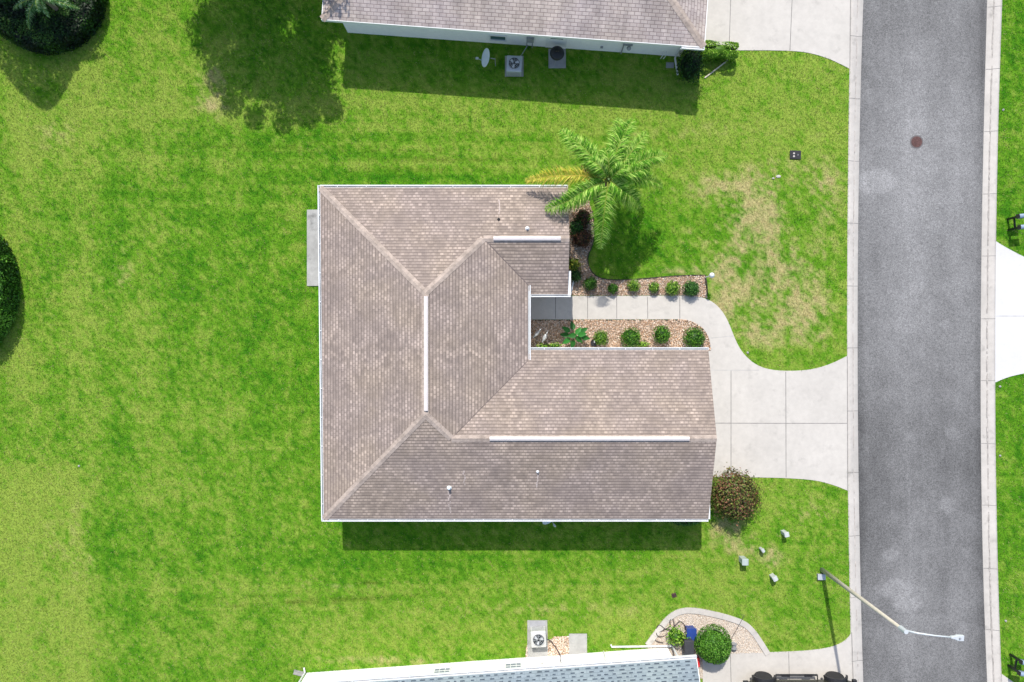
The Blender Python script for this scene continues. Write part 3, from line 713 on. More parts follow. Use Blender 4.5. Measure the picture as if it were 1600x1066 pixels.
palm('palm_tree','feathery green palm with one yellow frond at the corner of the middle house',pb,pz,
     [T(820,283,3.2,.35,1.0,True),T(876,203,3.5,.6,1.15),T(892,214,3.9,.8,1),T(967,184,3.5,.6,1.1),T(990,186,3.6,.7,1.1),T(1012,206,3.3,.6,.95),T(1044,243,3.4,.6,1.1),
      T(1015,262,3.8,.8,1),T(1036,292,2.9,.5,.95),T(1000,330,2.9,.7,1.05),T(984,315,3.6,.8,1),T(938,390,3.0,.5,1.1),T(851,328,3.3,.5,1.1),T(880,318,3.7,.6,1),T(945,232,4.3,.7,.9),T(918,250,4.4,.7,.8),T(975,262,4.5,.7,.8)])
# round planting top-left: hedge ring, palm, conical tree
cx, cy = W(68,-8,.5)
e = empty('hedge',(cx,cy,0),0,'dark clipped round hedge island in the top left corner','hedge')
def hedge_mound(e, rx, ry, h, n, cols, size=.06):
    t = RNG.random(n)**.5; a = RNG.uniform(0,6.283,n); side = RNG.random(n) < .30
    t = np.where(side, 1.0, t); z = np.where(side, RNG.uniform(.02,h,n), h-.10*h*t**6+RNG.normal(0,.05,n)+.05*np.sin(a*5+t*9))
    t = t+RNG.normal(0,.015,n)
    C = np.stack([t*rx*np.cos(a),t*ry*np.sin(a),z],1); Nn = np.stack([np.where(side,np.cos(a),.2*np.cos(a)),np.where(side,np.sin(a),.2*np.sin(a)),np.where(side,.3,1.0)],1)+RNG.normal(0,.4,(n,3))
    cols=np.array(cols); patch = fbm(C[:,0]*1.1+e.location[0], C[:,1]*1.1, 3)
    k = np.clip(((patch*.9+.5)*len(cols)+RNG.normal(0,.7,n)).astype(int),0,len(cols)-1)
    P,F,K = leaves_mesh(C,Nn,size,cols[k]*RNG.uniform(.6,1.35,(n,1)))
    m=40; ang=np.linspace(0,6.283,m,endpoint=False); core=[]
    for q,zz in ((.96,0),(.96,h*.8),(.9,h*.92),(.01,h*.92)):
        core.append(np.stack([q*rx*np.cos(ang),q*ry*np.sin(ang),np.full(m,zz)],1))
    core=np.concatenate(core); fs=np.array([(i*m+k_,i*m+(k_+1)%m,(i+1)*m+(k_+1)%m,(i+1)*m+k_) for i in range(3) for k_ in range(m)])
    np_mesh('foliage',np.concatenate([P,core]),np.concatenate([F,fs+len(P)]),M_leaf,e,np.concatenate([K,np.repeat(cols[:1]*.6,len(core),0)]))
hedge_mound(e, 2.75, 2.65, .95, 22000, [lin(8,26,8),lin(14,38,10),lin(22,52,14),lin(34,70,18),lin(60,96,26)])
px0 = W(60,-6,2.2)
palm('palm_tree','small pale-stemmed palm growing out of the round hedge island',px0,2.0,
     [T(125,14,1.7,.4,.7),T(108,2,1.9,.4,.7),T(78,28,1.7,.4,.6),T(45,46,1.4,.4,.8),T(20,15,1.8,.4,.7),T(90,-30,1.9,.4,.7),T(40,-40,1.9,.4,.7),T(5,-10,1.7,.4,.7),T(62,20,2.2,.5,.6)],.09,
     leaf=(lin(96,140,80),lin(150,175,130),lin(60,104,44)),nleaf=40,ll=.34)
ex,ey = -23.75,18.1
e = empty('conifer_tree',(ex,ey,0),0,'tall pointed conifer just beyond the top left corner casting a pointed shadow','tree')
n=14000; zt=RNG.random(n)**1.3*8.0+.2; rr=2.1*np.clip((8.3-zt)/3.6,0,1)**.75*(1-.10*np.abs(RNG.normal(0,1,n))); a=RNG.uniform(0,6.283,n)
C=np.stack([rr*np.cos(a),rr*np.sin(a),zt],1); P,F,K=leaves_mesh(C,np.stack([np.cos(a),np.sin(a),np.full(n,.5)],1)+RNG.normal(0,.4,(n,3)),.10,np.array(DARK)[RNG.integers(0,4,n)]*RNG.uniform(.7,1.3,(n,1)))
np_mesh('crown',P,F,M_leaf,e,K); MB().tube([(0,0,-.1),(0,0,4),(0,0,8)],[.16,.11,.02],8).build('trunk',M_trunk,e)
# left hedge island
cx, cy = W(-38,450,.45)
e = empty('hedge',(cx,cy,0),0,'tall clipped hedge island cut off by the left edge','hedge')
hedge_mound(e, 1.85, 2.95, 1.35, 20000, [lin(34,72,16),lin(60,108,26),lin(84,134,36),lin(104,154,48),lin(122,170,60)],.055)
# broadleaf tree beyond the top edge: its shadow lies on the lawn
tx,ty = -12.0,19.5
e = empty('shade_tree',(tx,ty,0),0,'broad-leaved tree just beyond the top edge shading the lawn','tree')
mb=MB(); mb.tube([(0,0,-.1),(.05,0,1.2),(0,.1,2.6),(.1,0,4.2)],[.24,.19,.16,.10],10)
cl=[]
for i in range(46):
    a=random.uniform(0,6.28); r=3.7*random.random()**.55; z=5.7+random.uniform(-1.5,2.0)*(1-r/4.4)
    c=(r*math.cos(a),r*math.sin(a)*.95,z); cl.append((c,random.uniform(.6,1.05)))
    if i<12: mb.tube([(0,0,2.6+i*.08),(c[0]*.5,c[1]*.5,z*.72+.6),c],[.09,.05,.02],6)
mb.build('trunk',M_trunk,e)
for i in range(9):
    a=random.uniform(-1.0,.45); r=random.uniform(3.9,4.7); cl.append(((r*math.cos(a),r*math.sin(a),5.6+random.uniform(-.8,.8)),random.uniform(.5,.75)))
for a in (-2.2,-1.9,-1.55,-1.25,-.95): cl.append(((4.1*math.cos(a),4.0*math.sin(a),5.9),.5))
Ps=[];Fs=[];Ks=[];o_=0
for c,r in cl:
    n=560 if r>.75 else 230; d=RNG.normal(size=(n,3)); d/=np.linalg.norm(d,axis=1,keepdims=True); C=np.array(c)+d*np.array([r*1.15,r*1.15,r*.8])*(RNG.random((n,1))**.4)
    P,F,K=leaves_mesh(C,d+RNG.normal(0,.5,(n,3)),.13,np.array(GR)[RNG.integers(0,5,n)]*RNG.uniform(.6,1.2,(n,1))); Ps.append(P);Fs.append(F+o_);Ks.append(K);o_+=len(P)
np_mesh('crown',np.concatenate(Ps),np.concatenate(Fs),M_leaf,e,np.concatenate(Ks))

# ------------------------------------------------------------------ houses
def gutter(p, q, out, parent, straps=0, z=2.6, world=True, inner=M_gutin, wd=.115):
    """U channel from p to q (x,y), out = outward unit vector"""
    p=Vector((*p,z)); q=Vector((*q,z)); o_=Vector((*out,0)); d=(q-p).normalized()
    mb=MB(); 
    def strip_(a0,a1,z0,z1):
        vs=[p+o_*a0+Vector((0,0,z0)),q+o_*a0+Vector((0,0,z0)),q+o_*a1+Vector((0,0,z0)),p+o_*a1+Vector((0,0,z0)),
            p+o_*a0+Vector((0,0,z1)),q+o_*a0+Vector((0,0,z1)),q+o_*a1+Vector((0,0,z1)),p+o_*a1+Vector((0,0,z1))]
        mb.add(vs,[(3,2,1,0),(4,5,6,7),(0,1,5,4),(1,2,6,5),(2,3,7,6),(3,0,4,7)])
    strip_(.005,.022,-.11,-.005); strip_(wd-.045,wd,-.11,.004); strip_(.022,wd-.045,-.11,-.095)
    for r_ in ((0,.02),(1,-.02)):
        a=(p if r_[0]==0 else q)+o_*.024+Vector((0,0,-.05)); b=a+o_*(wd-.072)
        mb.bar(a+d*r_[1]*.5,b+d*r_[1]*.5,.018,.085)
    if straps:
        n=int((q-p).length/straps)
        for i in range(1,n+1):
            c=p+d*(i*straps-straps*.4)
            mb.bar(c+o_*.0+Vector((0,0,.006)),c+o_*(wd-.01)+Vector((0,0,.006)),.03,.008)
    g=mb.build('gutter',M_white,parent,world=world)
    m2=MB(); a=p+o_*.024; b=q+o_*.024; c=q+o_*(wd-.047); e_=p+o_*(wd-.047); zz=Vector((0,0,-.088))
    m2.poly([a+zz,e_+zz,c+zz,b+zz]); m2.build('trough',inner,g,world=False)
    if world and parent: # trough authored in world coordinates: shift like its gutter
        m=g.children[0].data
        for v in m.vertices: v.co -= Vector(parent.location)
    return g
def wall_mesh(poly, z1):
    mb=MB(); n=len(poly)
    a=sum(poly[i][0]*poly[(i+1)%n][1]-poly[(i+1)%n][0]*poly[i][1] for i in range(n))
    if a<0: poly=poly[::-1]
    for i in range(n):
        (x0,y0),(x1,y1)=poly[i],poly[(i+1)%n]; mb.add([(x0,y0,-.05),(x1,y1,-.05),(x1,y1,z1),(x0,y0,z1)],[(0,1,2,3)])
    return mb
def window(parent, c, along, w_, h_, glass, world=False, bars=0, lab=None):
    """c: centre on wall (x,y,z); along: unit vector along wall; outward = along rotated -90"""
    a=Vector((*along,0)); o_=Vector((a.y,-a.x,0)); c=Vector(c)
    def obx(mb,u0,u1,z0,z1,d0,d1):
        vs=[]
        for zz in (z0,z1):
            for u,d in ((u0,d0),(u1,d0),(u1,d1),(u0,d1)): vs.append(c+a*u+o_*d+Vector((0,0,zz)))
        mb.add(vs,[(3,2,1,0),(4,5,6,7),(0,1,5,4),(1,2,6,5),(2,3,7,6),(3,0,4,7)])
    mb=MB(); t=.06
    obx(mb,-w_/2,w_/2,h_/2-t,h_/2,.003,.05); obx(mb,-w_/2,w_/2,-h_/2,-h_/2+t,.003,.07)
    obx(mb,-w_/2,-w_/2+t,-h_/2+t,h_/2-t,.003,.05); obx(mb,w_/2-t,w_/2,-h_/2+t,h_/2-t,.003,.05)
    for i in range(bars):
        u=-w_/2+(i+1)*w_/(bars+1); obx(mb,u-.015,u+.015,-h_/2+t,h_/2-t,.012,.04)
    if bars: obx(mb,-w_/2+t,w_/2-t,-.015,.015,.013,.038)
    f=mb.build('window',M_trim,parent,world=world)
    if lab: f['label']=lab
    m=MB(); obx(m,-w_/2+t,w_/2-t,-h_/2+t,h_/2-t,.004,.02)
    if world: m.v=[(x-parent.location[0],y-parent.location[1],z-parent.location[2]) for x,y,z in m.v]
    m.build('pane',glass,f)
    return f
# ---- main house
e = mh = empty('house',(-.0,-.5,0),0,'single-storey middle house with a large brown shingle roof and attached garage','house')
NW=(-8.64,6.915); SW=(-8.47,-8.01); zE=2.6; xg=8.84; xn=2.52; yN=6.915; yS=-8.01; ySn=-.403; yW=2.10
P1=(-3.70,2.05,4.22); P2=(-3.69,-3.14,4.22); Q1=(-1.25,4.49,3.41); Q2=(-2.62,-4.207,3.868)
zn=2.6+(yN-4.49)/3; 
planes=[[(*SW,zE),P2,P1,(*NW,zE)],
        [(*NW,zE),P1,(-1.25,4.49,zn),(xn,4.49,zn),(xn,yN,zE)],
        [P1,P2,Q2,(.72,-.87,2.747),(.72,2.52,2.747),(-1.25,4.49,zn)],
        [(-1.25,4.49,zn),(.6,2.64,2.795),(.6,yW,zE+.01),(xn,yW,zE+.01),(xn,4.49,zn)],
        [Q2,(xg,-4.207,3.868),(xg,ySn,zE),(.6,ySn,zE),(.6,-.99,2.795)],
        [(*SW,zE),(xg,yS,zE),(xg,-4.207,3.868),Q2,P2]]
rf=MB()
for pl_ in planes:
    n=Vector((0,0,0))
    for i in range(len(pl_)):
        a=Vector(pl_[i]);b=Vector(pl_[(i+1)%len(pl_)]); n+=a.cross(b)
    rf.poly(pl_ if n.z>0 else pl_[::-1])
# visible thickness at rakes
roof=rf.build('roof',M_roof,e,world=True,uv=True)
ud=MB()
for pl_ in planes:
    n=Vector((0,0,0))
    for i in range(len(pl_)):
        a=Vector(pl_[i]);b=Vector(pl_[(i+1)%len(pl_)]); n+=a.cross(b)
    q=pl_ if n.z<0 else pl_[::-1]
    ud.poly([(x,y,z-.05) for x,y,z in q])
ud.build('roof_deck',M_trim,e,world=True)
# hip and ridge caps
def cap(mb,p,q,wd=.30,s1=1/3,lift=.012):
    p,q=Vector(p),Vector(q); d=(q-p); L_=d.length; n=max(2,int(L_/.19)); dn=Vector((d.x,d.y,0)).normalized(); s_=Vector((-dn.y,dn.x,0))
    hip=abs(d.z)>.05
    drop=wd/2*s1*(.72 if hip else 1.0)
    for i in range(n):
        a=p+d*(i/n); b=p+d*((i+1)/n)
        lo=Vector((0,0,lift+.006)); hi=Vector((0,0,lift))
        A=a+lo; B=b+hi
        mb.add([A+s_*wd/2-Vector((0,0,drop)),A,A-s_*wd/2-Vector((0,0,drop)),B+s_*wd/2-Vector((0,0,drop)),B,B-s_*wd/2-Vector((0,0,drop))],[(0,1,4,3),(1,2,5,4)])
        mb.add([A+s_*wd/2-Vector((0,0,drop)),A,A-s_*wd/2-Vector((0,0,drop)),A+s_*wd/2-Vector((0,0,drop+.02)),A-Vector((0,0,.02)),A-s_*wd/2-Vector((0,0,drop+.02))],[(0,3,4,1),(1,4,5,2)])
cp=MB()
cap(cp,(*NW,zE),P1); cap(cp,(*SW,zE),P2); cap(cp,(-1.25,4.49,zn),P1); cap(cp,Q2,P2)
cap(cp,P2,P1); cap(cp,Q2,(xg,-4.207,3.868)); cap(cp,(-1.25,4.49,zn),(xn,4.49,zn))
def mat_caps():
    m,t,p=newmat('hip_cap_shingle_plain'); N=t.nodes.new; L=t.links.new; p.inputs['Roughness'].default_value=.9; p.inputs['Specular IOR Level'].default_value=.15
    tc=N('ShaderNodeTexCoord'); prev=None
    rgb=N('ShaderNodeRGB'); rgb.outputs[0].default_value=(.36,.295,.25,1); prev=rgb.outputs[0]
    for sc,am in ((5,.18),(1,.1),(50,.15)):
        n=N('ShaderNodeTexNoise'); n.inputs['Scale'].default_value=sc; n.inputs['Detail'].default_value=4; L(tc.outputs['Object'],n.inputs['Vector'])
        mr=N('ShaderNodeMapRange'); mr.inputs['From Min'].default_value=.35; mr.inputs['From Max'].default_value=.65; mr.inputs['To Min'].default_value=1-am; mr.inputs['To Max'].default_value=1+am
        L(n.outputs['Fac'],mr.inputs['Value']); mx=N('ShaderNodeVectorMath'); mx.operation='SCALE'; L(prev,mx.inputs[0]); L(mr.outputs[0],mx.inputs['Scale']); prev=mx.outputs[0]
    L(prev,p.inputs['Base Color']); return m
M_capp=mat_caps()
cp.build('ridge_cap',M_capp,roof)
# caps authored in world coordinates
for ch in roof.children:
    for v in ch.data.vertices: v.co -= Vector(e.location)
def child_world(mb,name,mat,parent,root,**k):
    L=root.location; mb.v=[(a-L[0],b-L[1],c-L[2]) for a,b,c in mb.v]; return mb.build(name,mat,parent,**k)
def vent(p,q,root,roof_,wd=.165):
    mb=MB(); p,q=Vector(p),Vector(q); d=(q-p).normalized(); s_=Vector((-d.y,d.x,0))*wd/2
    up=[Vector((0,0,.075)),Vector((0,0,.045)),Vector((0,0,-.03))]
    A=[p-s_*1.05+up[2],p-s_+up[1],p+up[0],p+s_+up[1],p+s_*1.05+up[2]]; B=[x+(q-p) for x in A]
    mb.add(A+B,[(i+1,i,5+i,6+i) for i in range(4)]+[(0,1,2,3,4),(9,8,7,6,5)])
    child_world(mb,'ridge_vent',M_vent,roof_,root)
z3=(1-4.22/H)/32
vent(((665-800)*z3+.02,(533-463)*z3,4.23),((665-800)*z3+.02,(533-642)*z3,4.23),e,roof)
z3=(1-3.87/H)/32
vent(((765-800)*z3,-4.207,3.88),((1077-800)*z3,-4.207,3.88),e,roof)
z3=(1-3.41/H)/32
vent(((771-800)*z3,4.49,3.425),((876-800)*z3,4.49,3.425),e,roof)
M_valley=mat_simple('valley_shingle',(.15,.12,.11),.9,var=.3)
# valley flashings: dark seam strips
vl=MB(); 
for a,b in [((-1.25,4.49,zn),(.72,2.52,2.747)),(Q2,(.72,-.87,2.747))]:
    a,b=Vector(a)+Vector((0,0,.012)),Vector(b)+Vector((0,0,.012)); vl=MB().bar(a,b,.035,.006)
    child_world(vl,'valley_flashing',M_valley,roof,e)
# roof pipes
pipes=[(824,357,3.3,.05,.16,M_white),(779,341,3.4,.035,.10,M_black),(702,762,3.1,.055,.22,M_dish),(840,737,3.35,.035,.12,M_white),(724,728,3.4,.03,.06,M_grey),(766,683,3.7,.02,.05,M_grey)]
for px,py,zz,r,hh,mt in pipes[:4]:
    x,y=W(px,py,zz); zr=(2.6+(6.915-y)/3) if y>0 else (2.6+(y+8.01)/3)
    mb=MB(); mb.lathe([(r,zr-.05),(r,zr+hh),(r*.6,zr+hh+.01)],(x,y),12); mb.lathe([(r*2.0,zr-.04),(r*1.9,zr+.02),(r,zr+.05)],(x,y),12)
    child_world(mb,'vent_pipe',mt,roof,e,smooth=False)
# pale streaks washed down from the vents (surface stains)
stm=mat_simple('washed_shingle',(.42,.35,.315),.9,var=.3,scale=9)
sm=MB()
for px,py,zz,ln,sgn in [(702,768,3.0,1.05,-1),(725,735,3.3,.7,-1),(840,742,3.3,.6,-1),(779,333,3.3,.7,1)]:
    x,y=W(px,py,zz); sm=MB()
    for k in range(7):
        xx=x+random.uniform(-.05,.05); y0=y+sgn*ln*k/7; y1=y0+sgn*ln/7
        f=(lambda v:2.6+(6.915-v)/3) if sgn>0 else (lambda v:2.6+(v+8.01)/3); wv=random.uniform(.02,.045)
        q=[(xx-wv,y0,f(y0)+.006),(xx+wv,y0,f(y0)+.006),(xx+wv*.7,y1,f(y1)+.006),(xx-wv*.7,y1,f(y1)+.006)]
        sm.poly(q if sgn>0 else q[::-1])
    child_world(sm,'stain',stm,roof,e)
# fascia, soffit
fa=MB()
def fasc(a,b,z0,z1,t=.03):
    a=Vector((*a,0));b=Vector((*b,0)); d=(b-a).normalized(); s_=Vector((-d.y,d.x,0))
    if len(z0)==2: pass
    vs=[a+Vector((0,0,z0[0]-.16)),b+Vector((0,0,z0[1]-.16)),b+Vector((0,0,z0[1])),a+Vector((0,0,z0[0]))]; vs2=[v-s_*t for v in vs]
    fa.add(vs+vs2,[(0,1,2,3),(7,6,5,4),(3,2,6,7),(1,0,4,5),(0,3,7,4),(2,1,5,6)])
zt=zE-.012
fasc(NW,(xn,yN),(zt,zt),0); fasc(SW,NW,(zt,zt),0); fasc((xg,yS),SW,(zt,zt),0)
fasc((xg,-4.207),(xg,yS),(3.855,zt),0); fasc((xg,ySn),(xg,-4.207),(zt,3.855),0); fasc((.62,ySn),(xg,ySn),(zt,zt),0)
fasc((.72,2.50),(.72,-.85),(2.735,2.735),0)
fasc((xn,yW),(.62,yW),(zt,zt),0); fasc((xn,4.49),(xn,yW),(zn-.015,zt),0); fasc((xn,yN),(xn,4.49),(zt,zn-.015),0)
child_world(fa,'fascia',M_trim,e,e)
sf=MB()
for poly_ in [[(-8.6,-7.97),(8.8,-7.97),(8.8,-.44),(.6,-.44),(.82,2.14),(2.48,2.14),(2.48,6.88),(-8.6,6.88)]]:
    sf.poly([(x,y,2.44) for x,y in poly_][::-1])
child_world(sf,'soffit',M_trim,e,e)
wm=wall_mesh(F_main,2.45)
wm.add([(8.4,-7.56,2.45),(8.4,-.85,2.45),(8.4,-4.2,3.70)],[(0,1,2)]); wm.add([(2.1,2.5,2.45),(2.1,6.47,2.45),(2.1,4.49,3.25)],[(0,1,2)])
child_world(wm,'wall',M_stucco,e,e)
# gutters
for a,b,o_,st,zz in [((NW[0],yN),(xn,yN),(0,1),1.3,zE),((SW[0],yS-.1),(NW[0],yN+.1),(-1,0),1.3,zE),((SW[0]-.1,yS),(xg,yS),(0,-1),1.3,zE),((.72,ySn),(xg+.02,ySn),(0,1),1.22,zE+.005),
                     ((.72,-.86),(.72,2.50),(1,0),0,2.745),((.86,yW),(xn+.12,yW),(0,-1),0,zE+.012)]:
    gutter(a,b,o_,e,st,zz)
child_world(MB().box(xg+.002,xg+.07,yS,yS+1.15,zE-.10,zE+.03),'gutter_return',M_white,e,e)
child_world(MB().box(xn+.002,xn+.13,yW-.05,yW+1.05,zE-.10,zE+.03),'gutter_return',M_white,e,e)
dm=MB(); dm.tube([(xn+.08,yW+.08,2.5),(xn+.16,yW+.10,2.2),(xn+.30,yW+.16,.5),(xn+.36,yW+.3,.12),(xn+.48,yW+.85,.08)],.04,8)
child_world(dm,'downspout',M_white,e,e)
for x,y in [(-8.2,6.57),(8.2,-7.66),(-8.2,-7.66),(8.46,-.9)]: child_world(MB().box(x-.04,x+.04,y-.04,y+.04,.05,2.45),'downspout',M_white,e,e)
for c,al,wv,hv in [((8.4,-1.6,1.4),(0,1),.0,0)][:0]+[((-5.5,6.47,1.4),(-1,0),1.5,1.2),((-1,6.47,1.4),(-1,0),1.2,1.2),((-6,-7.56,1.4),(1,0),1.4,1.2),((0,-7.56,1.5),(1,0),1.0,.9),((4,-7.56,1.5),(1,0),1.0,.9),((2.1,4.5,1.4),(0,1),1.6,1.3),((-8.11,-3,1.4),(0,-1),1.6,1.2)]:
    window(e,c,al,wv,hv,M_glass,world=True)
gd=MB(); 
for i in range(4): gd.box(8.40,8.44,-6.6,-1.75,.03+i*.54,.03+i*.54+.52)
child_world(gd,'garage_door',M_trim,e,e,bevel=.01)
dd=MB(); dd.box(.40,.45,.6,1.55,.03,2.1); d=child_world(dd,'front_door',mat_simple('door_paint',(.30,.10,.06),.4),e,e,bevel=.01)
dk=MB(); dk.ball((.50,.72,1.0),(.03,.03,.03)); child_world(dk,'handle',M_grey,d,e)
dd=MB(); dd.box(-8.17,-8.12,3.0,5.2,.05,2.15); child_world(dd,'patio_door',M_glass,e,e)

# ---- neighbour to the north
e = empty('house',(*oT,0),aT,'northern house at the top with pinkish shingles and a white side wall','house')
hT=DT/2; rf=MB(); z0=2.6; k3=1/3.
A,B,C_,D_=(0,0,z0),(LT,0,z0),(LT,DT,z0),(0,DT,z0); R1=(hT,hT,z0+hT*k3); R2=(LT-hT,hT,z0+hT*k3)
rf.poly([A,B,R2,R1]); rf.poly([B,C_,R2]); rf.poly([C_,D_,R1,R2]); rf.poly([D_,A,R1])
roofT=rf.build('roof',M_roofN,e,uv=True)
cp=MB(); [cap(cp,a,b,.34) for a,b in ((A,R1),(B,R2),(D_,R1),(C_,R2),(R1,R2))]
cp.build('ridge_cap',M_capp,roofT)
fa=MB()
for x0,x1,y0,y1 in ((-.03,LT+.03,-.03,0),(-.03,LT+.03,DT,DT+.03),(-.03,0,0,DT),(LT,LT+.03,0,DT)): fa.box(x0,x1,y0,y1,z0-.17,z0-.004)
fa.build('fascia',M_trim,e); MB().poly([(0,0,z0-.16),(0,DT,z0-.16),(LT,DT,z0-.16),(LT,0,z0-.16)]).build('soffit',M_trim,e)
wall_mesh([(.5,.6),(LT-.5,.6),(LT-.5,DT-.6),(.5,DT-.6)],z0-.15).build('wall',M_stucco,e)
gutter((LT-1.0,-.03),(LT+.03,-.03),(0,-1),e,0,z0,world=False)
def TL(px,py,z=0):           # world of photo position -> local x,y of a rotated house
    x,y=W(px,py,z); dx,dy=x-oT[0],y-oT[1]; c,s_=math.cos(-aT),math.sin(-aT); return dx*c-dy*s_, dx*s_+dy*c
def wallx(px,py,z,f=TL): return f(px,py,z)[0]
window(e,(wallx(778,59,.7),.6,.68),(1,0),.84,.52,M_glass,lab='small dark window in the side wall')
xd=wallx(870,68,1.5)
d=MB().box(xd-.42,xd+.42,.555,.597,.06,2.08).build('door',M_trim,e,bevel=.008)
MB().box(xd-.30,xd+.30,.545,.557,1.06,1.85).build('pane',M_glass,d)
fr=MB(); fr.box(xd-.50,xd-.42,.55,.597,.06,2.14); fr.box(xd+.42,xd+.50,.55,.597,.06,2.14); fr.box(xd-.42,xd+.42,.55,.597,2.08,2.14); fr.build('door_frame',M_trim,e)
mb=MB(); xm=wallx(828,67,1.2); mb.box(xm-.17,xm+.17,.42,.597,.75,1.12); mb.tube([(xm-.15,.55,0),(xm-.15,.5,.75)],.025,6); mb.tube([(xm+.12,.52,.0),(xm+.12,.5,.75)],.025,6); mb.tube([(xm,.5,1.1),(xm+.2,.5,1.3),(xm+.2,.5,2.3)],.025,6); mb.tube([(xm-.1,.5,.3),(xm-.35,.1,.15),(xm-.55,-.2,.3)],.02,6)
mb.build('meter_box',M_grey,e)
mb=MB(); xm=wallx(988,75,1.7); mb.tube([(xm,.59,.95),(xm,.5,.97),(xm-.05,.42,.98)],.025,6); mb.lathe([(.06,.8),(.11,.92),(.04,1.0)],(xm-.05,.42),10); mb.tube([(xm-.3,.56,.95),(xm-.3,.5,.1)],.03,6); mb.box(xm-.35,xm+.1,.5,.59,.98,1.06); mb.build('wall_lamp',M_grey,e)
mb=MB(); xm=wallx(941,80,.9); mb.box(xm-.06,xm+.06,.53,.597,.45,.57); mb.build('outlet_box',M_grey,e)
mb=MB(); xm=wallx(1035,90,.4); mb.tube([(xm,.59,.5),(xm,.4,.45),(xm-.05,.35,.2)],.02,6); mb.tube([(xm+.15,.59,.5),(xm+.15,.4,.45),(xm+.08,.35,.2)],.02,6); mb.build('drain_pipe',M_white,e)
mb=MB(); a=TL(1068,78,2.3); b=TL(1059,117,.08); mb.tube([(LT-1.0,-.09,2.5),(LT-.98,-.06,2.35),(LT-.75,.5,2.0),(LT-.75,.53,.3),(LT-.75,.45,.12),(b[0],b[1],.07)],.045,8); mb.build('downspout',M_white,e)
# ---- neighbour to the south
e = empty('house',(*oB,0),aB,'southern house at the bottom with blue-grey shingles and a bright white wall','house')
rf=MB(); hB=DB/2; zr=z0+hB*k3
rf.poly([(-LB,0,z0),(-LB,-hB,zr),(0,-hB,zr),(0,0,z0)]); rf.poly([(-LB,-DB,z0),(0,-DB,z0),(0,-hB,zr),(-LB,-hB,zr)])
# two dark dash rows of tabs come from the shingle material
roofB=rf.build('roof',M_roofB,e,uv=True)
cp=MB(); cap(cp,(-LB,-hB,zr),(0,-hB,zr)); cp.build('ridge_cap',mat_simple('grey_cap',(.2,.24,.26),.9),roofB)
# sprinkled darker tabs
tb=MB(); rr_=random.Random(5); cth=math.atan(k3)
for row in range(0,26):
    yv=-.05-row*.142
    x=-LB+rr_.random()*.4
    while x<-.2:
        w_=rr_.uniform(.10,.24)
        zc=z0-yv*k3
        tb.add([(x,yv,zc+.006),(x+w_,yv,zc+.006),(x+w_,yv-.05,zc+.05*k3+.006),(x,yv-.05,zc+.05*k3+.006)],[(3,2,1,0)])
        x+=w_+rr_.uniform(.12,.30)
tag(tb.build('dark_tab',mat_simple('dark_tab',(.06,.08,.10),.9,var=.3),roofB),kind='stuff')
fa=MB(); fa.box(-LB,0,.002,.03,z0-.17,z0-.004); fa.box(-LB,0,-DB-.03,-DB-.002,z0-.17,z0-.004)
for xx in (-LB-.03,.002):
    fa.add([(xx,0,z0-.17),(xx+.028,0,z0-.17),(xx+.028,0,z0-.004),(xx,0,z0-.004),(xx,-hB,zr-.17),(xx+.028,-hB,zr-.17),(xx+.028,-hB,zr-.004),(xx,-hB,zr-.004),(xx,-DB,z0-.17),(xx+.028,-DB,z0-.17),(xx+.028,-DB,z0-.004),(xx,-DB,z0-.004)],
           [(0,1,2,3),(0,4,5,1),(1,5,6,2),(2,6,7,3),(3,7,4,0),(4,8,9,5),(5,9,10,6),(6,10,11,7),(7,11,8,4),(11,10,9,8)])
fa.build('fascia',M_trim,e); MB().poly([(-LB,0,z0-.16),(0,0,z0-.16),(0,-DB,z0-.16),(-LB,-DB,z0-.16)]).build('soffit',M_trim,e)
wm=wall_mesh([(-LB+.5,-.6),(-.75,-.6),(-.75,-DB+.6),(-LB+.5,-DB+.6)],z0-.15); wm.add([(-.75,-.6,2.45),(-.75,-DB+.6,2.45),(-.75,-hB,zr-.2)],[(0,1,2)]); wm.add([(-LB+.5,-.6,2.45),(-LB+.5,-DB+.6,2.45),(-LB+.5,-hB,zr-.2)],[(0,1,2)]); wm.build('wall',M_stucco,e)
gutter((-LB,.03),(.03,.03),(0,1),e,1.3,z0,world=False)
def BL(px,py,z=0):
    x,y=W(px,py,z); dx,dy=x-oB[0],y-oB[1]; c,s_=math.cos(-aB),math.sin(-aB); return dx*c-dy*s_, dx*s_+dy*c
for px,py in ((691,1047),(802,1039)):
    window(e,(BL(px,py,.8)[0],-.6,.82),(-1,0),.82,.60,M_screen,bars=2)
window(e,(BL(907,1035,1.1)[0],-.6,1.08),(-1,0),.50,.33,M_glass,lab='narrow dark vent window')
mb=MB()
for px,z_ in ((846,.8),(946,.9),(969,.5),(1030,.5)):
    x=BL(px,1026,z_)[0]; mb=MB(); mb.ball((x,-.52,z_),(.07,.07,.07),10,6); mb.tube([(x,-.6,z_+.02),(x,-.5,z_+.02)],.02,6)
    if px==946: mb.tube([(x,-.54,.9),(x,-.52,.1)],.025,6)
    mb.build('wall_fitting',M_aclite,e)
mb=MB(); a=BL(955,1011,.1); b=BL(1049,1008,.1); mb.tube([(a[0],a[1]+.1,.05),(a[0]+.02,a[1],.09),(b[0],-.50,.12),(b[0]+.05,-.52,.3),(b[0]+.05,-.54,2.0),(b[0]+.3,-.05,2.4)],.045,8); mb.build('downspout',M_white,e); mb=MB()
mb.tube([(-LB+.45,-.53,2.4),(-LB+.45,-.53,.15),(-LB+.40,-.3,.08)],.04,8); mb.build('downspout',M_white,e)
window(e,(-.75,-5,1.2),(0,1),4.8,2.1,M_trim,lab='white garage door')

